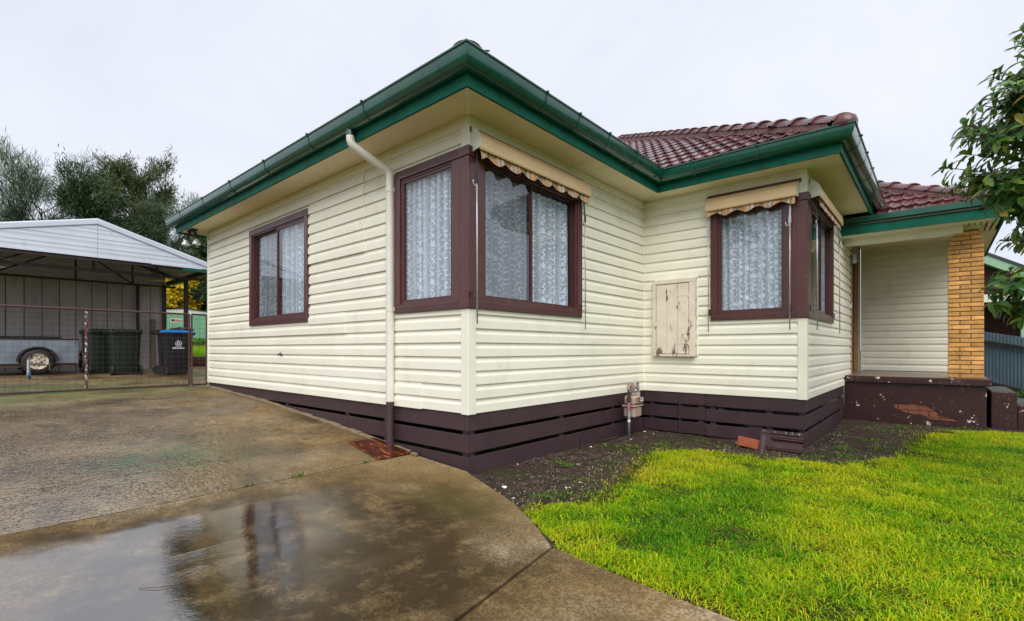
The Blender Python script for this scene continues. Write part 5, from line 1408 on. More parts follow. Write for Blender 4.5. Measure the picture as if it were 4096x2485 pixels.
trb('tailgate', (tx-1.33, TY-.02, TZ0), (tx-.0125, TY-.005, TZ1)); trb('front_panel', (tx-1.33, -3.75, TZ0), (tx-.0125, -3.735, TZ1)); trb('deck', (tx-1.33, -3.73, TZ0), (tx-.015, TY-.03, TZ0+.015))
trb('top_rail', (tx-.03, -3.76, TZ1), (tx+.016, TY+.01, TZ1+.03), m_black); trb('top_rail', (tx-1.36, -3.76, TZ1), (tx-1.32, TY+.01, TZ1+.03), m_black)
trb('load', (tx-1.25, -3.6, TZ0+.02), (tx-.10, TY-.25, TZ1+.075), m_black, .03)
for z in (.215,): trb('chassis_rail', (tx-.10, -5.0, z), (tx-.04, TY-.05, z+.05), m_chas); trb('chassis_rail', (tx-1.3, -3.75, z), (tx-1.24, TY-.05, z+.05), m_chas)
for xw in (tx+.06, tx-1.40):
    wy, wz = -1.80, .315
    wh = empty('wheel', parent=tr)
    MB().lathe([(.16, -.075), (.235, -.08), (.272, -.05), (.280, 0), (.272, .05), (.235, .08), (.16, .075)], (xw, wy, wz), 'x', 32, False).build('tyre', m_black, wh, smooth=True, autosmooth=45)
    MB().lathe([(.001, .088), (.030, .088), (.034, .070), (.070, .066), (.085, .050), (.125, .052), (.150, .078), (.166, .086), (.168, .080), (.15, .03)], (xw, wy, wz), 'x', 28, False).build('rim', m_rim, wh, smooth=True, autosmooth=35)
    mb = MB()
    for k in range(5): a = k*2*math.pi/5; mb.tube([(xw+.055, wy+.050*math.cos(a), wz+.050*math.sin(a)), (xw+.080, wy+.050*math.cos(a), wz+.050*math.sin(a))], .010, 6)
    for k in range(8): a = k*math.pi/4+.2; mb.lathe([(.013, 0), (.013, .002)], (xw+.0525, wy+.105*math.cos(a), wz+.105*math.sin(a)), 'x', 8)
    mb.build('wheel_nut', m_black, wh)
    mb = MB(); N = 14
    for i in range(N+1):
        a = math.pi*i/N
        for r_, dx in ((.305, -.055), (.305, .095), (.285, .097)): mb.v.append((xw+dx, wy+r_*math.cos(a)*1.06, wz+.01+r_*math.sin(a)))
    mb.f = [(i*3+j, (i+1)*3+j, (i+1)*3+j+1, i*3+j+1) for i in range(N) for j in range(2)]; mb.build('mudguard', m_black, tr, smooth=True, normals=False, autosmooth=40)
MB().tube([(tx-.7, -5.2, .24), (tx-.08, -3.7, .24)], .03, 8).tube([(tx-.7, -5.2, .24), (tx-1.26, -3.7, .24)], .03, 8).build('drawbar', m_chas, tr)
MB().bar((tx+.0, -2.45, .20), (tx+.0, -1.2, .215), .05, .03).build('leaf_spring', m_chas, tr)
MB().box((tx-.05, TY-.002, .32), (tx+.012, TY+.035, .42)).build('tail_light', M('dull_red_lens', (.12, .03, .02), .4, .2, 10), tr); MB().tube([(tx+.006, TY-.05, .72), (tx+.014, TY-.05, .72)], .016, 8).build('bolt', m_chas, tr)
jk = thing('jockey_stand', 'little jockey stand with a blue caster in front of the trailer wheel', 'stand', (-10.03, -2.03, 0))
jx, jy = -10.03, -2.03
MB().tube([(jx, jy, .10), (jx, jy, .36)], .024, 10).build('tube', m_galv, jk); MB().bar((jx, jy, .11), (jx, jy, .05), .05, .02).build('fork', m_galv, jk)
MB().lathe([(.02, -.025), (.062, -.023), (.070, 0), (.062, .023), (.02, .025)], (jx, jy+.01, .072), 'y', 18).build('caster', M('blue_caster', (.01, .09, .22), .4, .1, 10), jk, smooth=True)
MB().tube([(jx, jy, .28), (jx-.01, jy+.30, .26)], .012, 8).tube([(jx-.01, jy+.30, .29), (jx-.01, jy+.30, .16)], .016, 8).build('crank', m_chas, jk)
spt = thing('spare_tyre', 'worn black tyre standing under the trailer tail', 'tyre', (-11.25, -1.04, .03))
MB().lathe([(.18, -.07), (.24, -.08), (.27, -.04), (.275, 0), (.27, .04), (.24, .08), (.18, .07), (.17, 0)], (-11.25, -1.03, .300), 'y', 28, False).build('tyre', m_black, spt, smooth=True, autosmooth=50)

# ------------------------------------------------------------------ carport
m_zinc = M('zincalume', (.60, .65, .74), .4, .06, 2, metal=.2, dirt=((.40, .40, .42), 6, .62, .2)); m_zincd = M('zinc_weathered', (.52, .53, .56), .5, .08, 2, metal=.15, dirt=[((.33, .32, .31), 5, .58, .25), ((.18, .14, .12), 24, .72, .06)])
m_wallsheet = M('weathered_wall_sheet', (.46, .44, .43), .6, .1, 2, dirt=[((.28, .26, .25), (5, (1, 1, .3)), .55, .3), ((.15, .11, .09), 24, .72, .06)], objvar=.08)
m_steelb = M('dark_steel_frame', (.040, .024, .022), .6, .3, 10)
cp = thing('carport', 'open gabled zinc carport with dark steel frame behind the gate', 'carport', (-11.8, -1.2, -.03))
GXF, GXB, AY, AZ = -10.2, -13.4, -.98, 3.29; SR, SL, YR, YL = .32, .25, 1.34, -5.2
def zr(y): return AZ-SR*(y-AY) if y > AY else AZ-SL*(AY-y)
def ribsheet(nm, pts, u, v, nu, depth, mat, parent, normal):
    """ribbed sheet: corner origin pts, u along the rib spacing, v along the ribs"""
    o = Vector(pts); u = Vector(u); v = Vector(v); n = Vector(normal); mb = MB()
    for k in range(nu):
        for (f, h) in ((0, 0), (.60, 0), (.70, 1), (.86, 1), (.96, 0)):
            p = o+u*((k+f)/nu)+n*depth*h; mb.v += [tuple(p), tuple(p+v)]
    p = o+u; mb.v += [tuple(p), tuple(p+v)]
    mb.f = [(2*i, 2*i+2, 2*i+3, 2*i+1) for i in range(len(mb.v)//2-1)]
    return mb.build(nm, mat, parent, normals=False)
for (ya, yb) in ((AY, YR), (AY, YL)):
    n = 4 if ya < yb else 7
    for k in range(4):
        xa, xb = GXF+(GXB-GXF-.3)*k/4, GXF+(GXB-GXF-.3)*(k+1)/4
        ribsheet('roof_sheet', (xa, ya, AZ), (xb-xa, 0, 0), (0, yb-ya, zr(yb)-AZ), 4, .022, m_zincd, cp, (0, 0, 1))
# gable infill of wide horizontal sheets, each with fine ribs
ZGB = 2.50
for side, (ya, yb) in enumerate(((AY, YR-.02), (AY-.004, -4.6))):
    z = ZGB; k = 0
    while z < AZ-.06:
        z1_ = min(z+.195, AZ-.06); s_ = SR if yb > ya else SL; sg = 1 if yb > ya else -1
        def ylim(zz): return ya+sg*max(.02, min(abs(yb-ya), (AZ-.05-zz)/s_))
        mb = MB(); nz = 6
        for i in range(nz+1):
            f = i/nz; zz = z+(z1_-z)*f
            xo = GXF+.012+(.003 if i in (1, 4) else 0)+(.004 if i == 0 else 0)+.002*side
            mb.v += [(xo, ya, zz), (xo, ylim(zz), zz)]
        mb.f = [(2*i, 2*i+1, 2*i+3, 2*i+2) for i in range(nz)]
        mb.build('gable_panel', m_zinc, cp, normals=False); z = z1_+.004; k += 1
for (ya, yb) in ((AY, YR+.03), (AY, YL)):
    d = Vector((0, yb-ya, zr(yb)-AZ)); o_ = MB()
    p0, p1 = Vector((GXF+.03, ya, AZ+.035)), Vector((GXF+.03, ya, AZ+.035))+d
    o_.add([p0, p1, p1+Vector((0, 0, -.125)), p0+Vector((0, 0, -.125)), p0+Vector((-.14, 0, .012)), p1+Vector((-.14, 0, .012)), p0+Vector((.008, 0, -.022)), p1+Vector((.008, 0, -.022)), p0+Vector((.008, 0, -.11)), p1+Vector((.008, 0, -.11))],
           [(0, 1, 5, 4), (0, 6, 7, 1), (6, 8, 9, 7), (8, 3, 2, 9)]); o_.build('barge_capping', m_zinc, cp, normals=False)
MB().box((GXF+.035, -.05, ZGB-.018), (GXF+.06, .95, ZGB+.008)).build('bottom_flashing', m_zinc, cp); MB().box((GXF+.02, .55, ZGB-.085), (GXF+.05, 1.35, ZGB-.03)).build('eave_beam', m_greenf, cp)
for x in (GXF-.40, GXB+.5):
    mb = MB(); f_ = empty('roof_truss', parent=cp)
    MB().bar((x, -4.8, 2.27), (x, 1.12, 2.29), .06, .05).build('bottom_chord', m_steelb, f_); MB().bar((x, AY, AZ-.07), (x, 1.15, zr(1.15)-.07), .06, .06).build('top_chord', m_steelb, f_); MB().bar((x, AY, AZ-.07), (x, -5.0, zr(-5.0)-.07), .06, .06).build('top_chord', m_steelb, f_)
    for y in (-2.4, -.98, .15): MB().bar((x, y, 2.28), (x, y, zr(y)-.08), .04, .04).build('web', m_steelb, f_)
    MB().bar((x, -.98, 3.1), (x, .15, 2.30), .035, .035).build('web', m_steelb, f_); MB().bar((x, -.98, 3.1), (x, -2.4, 2.30), .035, .035).build('web', m_steelb, f_)
MB().bar((GXF-.05, -4.6, 2.455), (GXF-.05, .80, 2.475), .05, .07).build('tie_rail', m_steelb, cp)
MB().bar((GXF, 1.04, 2.43), (GXB, 1.04, 2.43), .07, .11).build('side_beam', m_steelb, cp); MB().bar((GXF, 1.22, 2.46), (GXB, 1.22, 2.46), .02, .10).build('side_flashing', m_soffit, cp)
for x in (-11.45, GXB): MB().bar((x, .97, -.05), (x, .97, 2.40), .085, .085).build('post', m_steelb, cp)
MB().bar((GXB+.05, .36, -.03), (GXB+.05, .36, 2.32), .05, .05).build('post', m_steelb, cp)
MB().box((GXB-.06, -5.2, -.05), (GXB-.03, .95, 2.31)).build('wall_lining', m_steelb, cp)
y = .95
while y > -5.2:
    ribsheet('wall_sheet', (GXB, y, -.05), (0, -.296, 0), (0, 0, 2.36), 2, -.006, m_wallsheet, cp, (1, 0, 0)); y -= .312
for k in range(5): 
    z0 = 2.315+k*.19; ya, yb = max(-5.0, AY-(AZ-z0)/SL), min(1.0, AY+(AZ-z0)/SR); ribsheet('back_gable_sheet', (GXB-.01, ya, z0), (0, 0, .185), (0, yb-ya, 0), 2, .012, m_zincd, cp, (1, 0, 0))

# ------------------------------------------------------------------ vegetation
def leafmat(name, stops, transl=.3, rough=.5, spec=.3):
    m, t, b = newmat(name)
    a = t.nodes.new('ShaderNodeAttribute'); a.attribute_name = 'tint'
    c = ramp(t, a.outputs['Fac'], stops)
    t.links.new(c, b.inputs['Base Color']); b.inputs['Roughness'].default_value = rough; b.inputs['Specular IOR Level'].default_value = spec
    o = t.nodes['Material Output']; tl = nd(t, 'ShaderNodeBsdfTranslucent'); t.links.new(c, tl.inputs['Color'])
    ms = t.nodes.new('ShaderNodeMixShader'); ms.inputs[0].default_value = transl
    t.links.new(b.outputs[0], ms.inputs[1]); t.links.new(tl.outputs[0], ms.inputs[2]); t.links.new(ms.outputs[0], o.inputs['Surface'])
    return m
m_bark = M('dark_bark', (.055, .042, .034), .9, .3, 8, grain=(30, (1,1,.3), .7, .01))
m_needle = leafmat('grey_green_needles', [(0, (.05, .09, .065)), (.4, (.10, .165, .095)), (.75, (.18, .235, .11)), (1, (.26, .24, .08))])
m_olive = leafmat('olive_leaves', [(0, (.045, .065, .030)), (.45, (.095, .125, .045)), (.8, (.16, .175, .06)), (1, (.22, .16, .08))])
m_conif = leafmat('dark_conifer', [(0, (.028, .058, .030)), (.5, (.065, .11, .045)), (.85, (.12, .145, .045)), (1, (.20, .18, .04))])
m_yellow = leafmat('wattle_blossom', [(0, (.10, .11, .02)), (.25, (.45, .32, .005)), (1, (.80, .60, .01))])
m_hedge = leafmat('hedge_leaves', [(0, (.012, .032, .010)), (.5, (.035, .080, .018)), (1, (.10, .17, .03))])

def leaves(name, P, D, L, Wd, tint, mat, parent, seed=0, droop=0.0):
    """diamond leaves at points P along directions D"""
    rs = np.random.RandomState(seed); n = len(P)
    D = D/np.maximum(np.linalg.norm(D, axis=1, keepdims=True), 1e-6)
    r = rs.randn(n, 3); S = np.cross(D, r); S /= np.maximum(np.linalg.norm(S, axis=1, keepdims=True), 1e-6)
    L = np.broadcast_to(np.asarray(L, float), (n,))[:, None]; Wd = np.broadcast_to(np.asarray(Wd, float), (n,))[:, None]
    dz = np.array([[0, 0, -1.0]])
    V = np.stack([P, P+D*L*.45+S*Wd*.5+dz*droop*L*.15, P+D*L+dz*droop*L*.5, P+D*L*.45-S*Wd*.5+dz*droop*L*.15], 1)
    me = bpy.data.meshes.new(name); me.vertices.add(n*4); me.vertices.foreach_set('co', V.ravel())
    me.loops.add(n*4); me.loops.foreach_set('vertex_index', np.arange(n*4, dtype=np.int32))
    me.polygons.add(n); me.polygons.foreach_set('loop_start', np.arange(n, dtype=np.int32)*4); me.polygons.foreach_set('loop_total', np.full(n, 4, np.int32))
    me.update(calc_edges=True)
    at = me.attributes.new('tint', 'FLOAT', 'POINT'); at.data.foreach_set('value', np.repeat(np.clip(tint, 0, 1), 4).astype(np.float32))
    me.materials.append(mat); o = bpy.data.objects.new(name, me); COL.objects.link(o); setparent(o, parent); o['kind'] = 'stuff'; return o

def tree(name, label, base, H, rad, mat, seed, nl=16, nsub=7, start=.25, up=.55, tw=9, needles=14, L=.45, Wd=.035, group=None, trunk_r=.14, droop=.3, shape=1.0, spread=.55, cat='tree'):
    rg = random.Random(seed); t = thing(name, label, cat, base, group); b = Vector(base)
    trunk = MB(); limbs = MB(); tips = []
    pts = [b+Vector((rg.uniform(-.12, .12)*k, rg.uniform(-.12, .12)*k, H*.92*k/6)) for k in range(7)]
    trunk.tube(pts, [trunk_r*(1-.85*k/6) for k in range(7)], 7)
    def at(f):
        f = min(.999, f)*6; i = int(f); return pts[i].lerp(pts[i+1], f-i)
    for i in range(nl):
        f = start+(1-start)*(i+.5)/nl; p0 = at(f); az = i*2.4+rg.uniform(-.5, .5)
        prof = math.sin(math.pi*min(1, (.12+.88*(1-(f-start)/(1-start))**shape)))**.6 if shape else 1
        ln = rad*(.55+.5*rg.random())*max(.30, prof)
        d = Vector((math.cos(az), math.sin(az), up+rg.uniform(-.2, .35))).normalized()
        P = [p0]
        for k in range(1, 5):
            d = (d+Vector((rg.uniform(-.2, .2), rg.uniform(-.2, .2), rg.uniform(-.02, .22)))).normalized(); P.append(P[-1]+d*ln/4)
        r0 = trunk_r*.42*(1-f*.6); limbs.tube(P, [r0*(1-.2*k) for k in range(5)], 5)
        for j in range(nsub):
            k = 1+rg.random()*2.99; q0 = P[int(k)].lerp(P[int(k)+1], k-int(k))
            dd = (d+Vector((rg.uniform(-1, 1), rg.uniform(-1, 1), rg.uniform(-.3, .8)))*.9).normalized(); l2 = ln*rg.uniform(.25, .5)
            Q = [q0, q0+dd*l2*.5+Vector((0, 0, .03)), q0+dd*l2+Vector((rg.uniform(-.1, .1), rg.uniform(-.1, .1), .05))]
            limbs.tube(Q, [r0*.35, r0*.25, r0*.1], 4, cap=False)
            for m_ in range(tw):
                s_ = .25+.75*rg.random(); q = Q[0].lerp(Q[2], s_) if s_ > .5 else Q[0].lerp(Q[1], s_*2); tips.append((q, dd, rg.random()))
        tips.append((P[-1], d, rg.random()))
    trunk.build('trunk', m_bark, t, smooth=True, normals=False); limbs.build('limbs', m_bark, t, smooth=True, normals=False)
    rs = np.random.RandomState(seed); n = len(tips)
    T = np.array([tuple(a) for a, _, _ in tips]); Dd = np.array([tuple(d) for _, d, _ in tips]); cl = np.array([c for _, _, c in tips])
    P = np.repeat(T, needles, 0); D = np.repeat(Dd, needles, 0)*.6+rs.randn(n*needles, 3)*spread+np.array([0, 0, .15])
    P = P+np.clip(rs.randn(n*needles, 3), -1.6, 1.6)*max(.20, L*.45)
    tint = np.repeat(.2+.45*cl, needles)+rs.randn(n*needles)*.16
    leaves('crown', P, D, L*(.6+.7*rs.rand(n*needles)), Wd*(.7+.6*rs.rand(n*needles)), tint, mat, t, seed, droop)
    return t
G_ = 'trees behind the carport'
tree('she_oak_tree', 'wispy grey green she oak with open branches left behind the carport', (-29.6, -.1, .2), 7.7, 3.4, m_needle, 3, nl=34, nsub=11, start=.22, up=.62, tw=8, needles=11, L=.46, Wd=.022, group=G_, spread=.45, droop=.15, shape=.45)
tree('she_oak_tree', 'shorter wispy tree at the far left edge behind the carport', (-27.5, -3.4, .2), 5.4, 2.6, m_needle, 4, nl=22, nsub=9, start=.2, up=.6, tw=7, needles=11, L=.46, Wd=.024, group=G_, spread=.45, shape=.45)
tree('gum_tree', 'dense dark green tree behind the carport ridge', (-27.5, 1.95, .2), 8.0, 2.2, m_conif, 5, nl=36, nsub=11, start=.15, up=.5, tw=9, needles=13, L=.28, Wd=.042, group=G_, shape=.5)
tree('gum_tree', 'tall olive gum tree with a feathery top behind the carport', (-31.0, 3.9, .2), 10.6, 2.5, m_olive, 6, nl=34, nsub=10, start=.2, up=.5, tw=9, needles=12, L=.30, Wd=.042, group=G_, shape=.55)
tree('gum_tree', 'lower feathery olive tree between the carport and the eave', (-28.5, 5.5, .3), 7.6, 2.3, m_needle, 7, nl=30, nsub=10, start=.15, up=.5, tw=8, needles=11, L=.42, Wd=.026, group=G_, shape=.5)
tree('conifer_tree', 'dark conifer with golden tips beside the house corner', (-24.0, 6.1, .5), 6.4, 1.5, m_conif, 8, nl=30, nsub=7, start=.04, up=.15, tw=9, needles=16, L=.30, Wd=.07, group=G_, shape=1.0)
tree('wattle_tree', 'bright yellow flowering wattle behind the green shed', (-23.6, 3.80, .5), 3.1, 1.15, m_yellow, 9, nl=15, nsub=6, start=.38, up=.4, tw=6, needles=8, L=.16, Wd=.12, group=G_, trunk_r=.07, droop=.6, shape=.6)
tree('garden_shrub', 'dark shrub behind the left end of the green shed', (-25.5, 2.9, .5), 1.9, 1.0, m_hedge, 10, nl=16, nsub=6, start=.05, up=.5, tw=8, needles=12, L=.22, Wd=.09, group='shrubs behind the green shed', trunk_r=.06, cat='shrub')
tree('garden_shrub', 'dark shrub behind the right end of the green shed', (-24.9, 4.9, .5), 2.2, 1.0, m_hedge, 12, nl=16, nsub=6, start=.05, up=.5, tw=8, needles=12, L=.22, Wd=.09, group='shrubs behind the green shed', trunk_r=.06, cat='shrub')
tree('gum_tree', 'distant round tree beyond the neighbouring roof', (9.5, 40, 0), 7.2, 2.6, m_olive, 13, nl=18, nsub=7, start=.3, up=.5, tw=8, needles=10, L=.5, Wd=.16, group='trees beyond the neighbour')
tree('bare_tree', 'thin almost leafless tree beyond the neighbouring roof', (12.2, 42, 0), 7.6, 2.6, m_olive, 14, nl=18, nsub=8, start=.3, up=.7, tw=2, needles=4, L=.4, Wd=.09, group='trees beyond the neighbour')

# ------------------------------------------------------------------ back garden: green shed, sleepers, lawn
m_shed = M('pale_green_sheet', (.20, .42, .26), .45, .06, 2, dirt=((.14, .28, .18), 6, .62, .2)); m_sleeper = M('red_brown_sleeper', (.115, .045, .030), .8, .3, 7, grain=(30, (1,.2,1), .5, .01))
sh = thing('garden_shed', 'pale green ribbed metal shed with white roof in the back garden', 'shed', (-22.5, 4.0, .6))
y = 1.6
while y < 6.6:
    ribsheet('wall_sheet', (-22, y, .4), (0, .38, 0), (0, 0, 1.72), 4, .02, m_shed, sh, (1, 0, 0)); y += .384
MB().prism([(-22.0, 1.6, 2.122), (-22.0, 6.62, 2.122), (-22.0, 5.5, 2.20), (-22.0, 3.74, 2.36), (-22.0, 2.6, 2.22)], (-.03, 0, 0)).build('gable', m_white, sh)
MB().add([(-21.9, 3.74, 2.41), (-21.9, 6.8, 2.09), (-25, 6.8, 2.09), (-25, 3.74, 2.41), (-21.9, 1.4, 2.17), (-25, 1.4, 2.17)], [(0,1,2,3), (0,3,5,4)]).build('roof', m_zinc, sh, normals=False)
bl = MB().add([(-14.27, -.6, .352), (-14.27, 7, .352), (-22.2, 8, .80), (-22.2, -.6, .80)], [(0,1,2,3)]).build('back_lawn', M('back_lawn_green', (.10, .28, .03), .9, .3, 14, grain=(90, (1,1,1), 1, .03)), normals=False); tag(bl, 'bright green strip of back lawn above the sleepers', 'lawn', kind='structure')
rw = thing('sleeper_wall', 'low red brown timber sleeper wall edging the back lawn', 'retaining wall', (-14.2, 3, 0))
for k in range(3): MB().box((-14.27, .2, .0+k*.117-.05), (-14.19, 4.6, .112+k*.117-.05+.05)).build('sleeper', m_sleeper, rw, bevel=.008)
rw2 = thing('sleeper_wall', 'upper timber sleeper edging in front of the green shed', 'retaining wall', (-19.5, 3, .6))
MB().box((-19.6, .2, .60), (-19.5, 6.0, .76)).build('sleeper', m_sleeper, rw2, bevel=.01)
rs = np.random.RandomState(3); n = 6000
P = np.stack([rs.uniform(-21.5, -19.6, n), rs.uniform(1.0, 6.5, n), .68+rs.rand(n)*.28], 1)
tag(leaves('ground_cover', P, rs.randn(n, 3)+np.array([0, 0, .6]), .12, .09, .45+rs.randn(n)*.25, leafmat('ground_cover_leaves', [(0, (.03, .10, .01)), (.5, (.09, .26, .02)), (1, (.20, .38, .04))]), None, 3), 'leafy green ground cover in front of the green shed', 'ground cover', kind='stuff')
n = 26000; P = np.stack([rs.uniform(-19.4, -14.3, n), rs.uniform(.3, 5.5, n), np.zeros(n)], 1); P[:, 2] = .352+(-14.27-P[:, 0])*.0565
tag(blades('back_grass', P[:, 0], P[:, 1], P[:, 2], .06+.05*rs.rand(n), np.full(n, .012), np.clip(.35+rs.randn(n)*.15, 0, 1), m_grass, 5), 'short bright grass on the back lawn', 'grass', kind='stuff')

# ------------------------------------------------------------------ neighbour on the right
m_nbrick = M('brown_brick_far', (.085, .032, .024), .85, .2, 6); m_nfas = M('mint_fascia', (.30, .50, .33), .45, .06, 3); m_nroof = M('charcoal_roof', (.035, .037, .045), .6, .2, 3)
nb = thing('neighbour_house', 'brown brick neighbouring house with mint green gutter and dark opening', 'house', (7.5, 22, -.4))
NX0, NY = 2.9, 20.0
def zb(x): return 4.56-.62*(x-3.0)      # underside of the barge board
for k in range(18):
    z0 = 2.46+k*.086
    for j in range(14):
        x0 = 3.9+j*.24+(.12 if k % 2 else 0)
        if x0 < 5.9 and z0+.08 < zb(x0+.24)-.30: MB().box((x0, NY-.02, z0), (x0+.23, NY+.08, z0+.076)).build('brick', m_nbrick, nb)
m_dm = M('dark_mortar', (.075, .05, .042), .9, .2, 8)
MB().prism([(NX0, NY, 2.3), (6.4, NY, 2.3), (6.4, NY, zb(6.4)-.05), (NX0, NY, zb(NX0)-.05)], (0, .1, 0)).build('wall', m_dm, nb)
MB().box((NX0, NY, -.4), (NX0+.3, NY+.1, 2.3)).box((NX0, NY+2.6, -.4), (7.4, NY+2.7, 2.9)).box((NX0, NY+.11, 2.5), (7.4, NY+2.7, 2.55)).box((7.4, NY+.1, -.4), (7.5, NY+2.7, 2.6)).build('recess', m_nbrick, nb)
MB().box((NX0, NY-.05, 2.16), (6.6, NY+.11, 2.42)).build('lintel', m_trim, nb); MB().box((5.2, NY-.06, -.4), (5.34, NY+.08, 2.15)).build('door_post', m_nfas, nb)
p0, d_ = Vector((3.0, NY-.40, 4.56)), Vector((3.6, 0, -2.232))
MB().prism([p0, p0+d_, p0+d_+Vector((0, 0, -.30)), p0+Vector((0, 0, -.30))], (0, .35, 0)).build('barge_board', m_nfas, nb)
MB().prism([p0+Vector((0, -.03, .005)), p0+d_+Vector((0, -.03, .005)), p0+d_+Vector((0, -.03, .10)), p0+Vector((0, -.03, .10))], (0, 5, 0)).build('roof', m_nroof, nb)
fe = thing('corrugated_fence', 'blue grey corrugated iron fence sloping down beside the porch', 'fence', (4.6, 13.4, -.45))
m_corr = M('blue_grey_iron', (.12, .185, .225), .5, .15, 3, dirt=((.09, .07, .06), 16, .66, .1))
A_, B_ = Vector((3.45, 14.5, 0)), Vector((5.9, 12.4, 0)); fd = (B_-A_); fn = Vector((-fd.y, fd.x, 0)).normalized()
for sI in range(3):
    mb = MB(); n = 72
    for i in range(n+1):
        f = (sI+i/n)/3-(.002 if i == 0 else 0); p = A_+fd*f; zt = 1.16-.62*f; h = .012*math.sin(2*math.pi*f*fd.length/.076)
        q = p+fn*(h+.003*(sI % 2)); mb.v += [(q.x, q.y, zt), (q.x, q.y, zt-1.42)]
    mb.f = [(2*i, 2*i+2, 2*i+3, 2*i+1) for i in range(n)]; mb.build('sheet', m_corr, fe, smooth=True, normals=False)
for dz, h in ((-.24, .07), (-1.27, .12)):
    MB().bar(A_-fn*.05+Vector((0, 0, 1.16+dz)), B_-fn*.05+Vector((0, 0, .54+dz)), .05, h).build('rail', M('dark_fence_rail', (.035, .026, .022), .8, .3, 9), fe)
n = 2500; f = rs.rand(n); P = np.stack([3.5+2.2*f, 13.6-1.9*f-rs.rand(n)*1.6, -.62+rs.rand(n)*.22], 1)
tag(leaves('weeds', P, rs.randn(n, 3)+np.array([0, 0, 1]), .14, .05, .5+rs.randn(n)*.25, m_hedge, None, 4), 'weeds and grass along the foot of the iron fence', 'weeds', kind='stuff')

# ------------------------------------------------------------------ leafy shrub at the right edge
def shrubmats():
    m, t, b = newmat('glossy_shrub_leaf')
    oi = t.nodes.new('ShaderNodeObjectInfo'); a = t.nodes.new('ShaderNodeAttribute'); a.attribute_name = 'tint'
    g = t.nodes.new('ShaderNodeTexCoord'); sp = t.nodes.new('ShaderNodeSeparateXYZ'); t.links.new(g.outputs['UV'], sp.inputs[0])
    f = mathn(t, 'ADD', mathn(t, 'MULTIPLY', oi.outputs['Random'], .85), mathn(t, 'MULTIPLY', a.outputs['Fac'], .85))
    c = ramp(t, f, [(0, (.026, .092, .026)), (.40, (.060, .165, .032)), (.70, (.135, .260, .038)), (.92, (.33, .37, .035)), (1, (.30, .14, .03))])
    t.links.new(c, b.inputs['Base Color']); b.inputs['Roughness'].default_value = .28; b.inputs['Specular IOR Level'].default_value = .5
    bumpn(t, b, noisef(t, posnode(t), 90, 3), .15, .003)
    o = t.nodes['Material Output']; tl = nd(t, 'ShaderNodeBsdfTranslucent'); t.links.new(mixc(t, .5, c, (.12, .22, .02)), tl.inputs['Color'])
    ms = t.nodes.new('ShaderNodeMixShader'); ms.inputs[0].default_value = .25
    t.links.new(b.outputs[0], ms.inputs[1]); t.links.new(tl.outputs[0], ms.inputs[2]); t.links.new(ms.outputs[0], o.inputs['Surface']); return m
m_shrub = shrubmats(); m_berry = M('red_berry', (.26, .012, .018), .3, .2, 20, coat=.3); m_twig = M('reddish_twig', (.09, .035, .022), .7, .3, 20)
def leaf_mesh(bendv):
    """pointed oval leaf, folded along the midrib, curling down"""
    mb = MB(); st = [(0, .0), (.10, .008), (.30, .0165), (.52, .0215), (.74, .0195), (.90, .010), (1.0, 0)]; L_ = .112
    for (t, w) in st:
        x = t*L_; z = -bendv*L_*t*t; mb.v += [(x*(1-.12*bendv*t), -w, z+w*.42), (x*(1-.12*bendv*t), 0, z), (x*(1-.12*bendv*t), w, z+w*.42)]
    for i in range(len(st)-1): mb.f += [(3*i, 3*i+3, 3*i+4, 3*i+1), (3*i+1, 3*i+4, 3*i+5, 3*i+2)]
    me = bpy.data.meshes.new('leaf'); me.from_pydata(mb.v, [], mb.f); me.materials.append(m_shrub); me.polygons.foreach_set('use_smooth', [True]*len(me.polygons)); return me
LEAF = [leaf_mesh(.12), leaf_mesh(.35), leaf_mesh(.65)]
def camw(lat, dep, z):
    s_, c_ = math.sin(YAW), math.cos(YAW); return Vector((CAM[0]+lat*c_-dep*s_, CAM[1]+lat*s_+dep*c_, z))
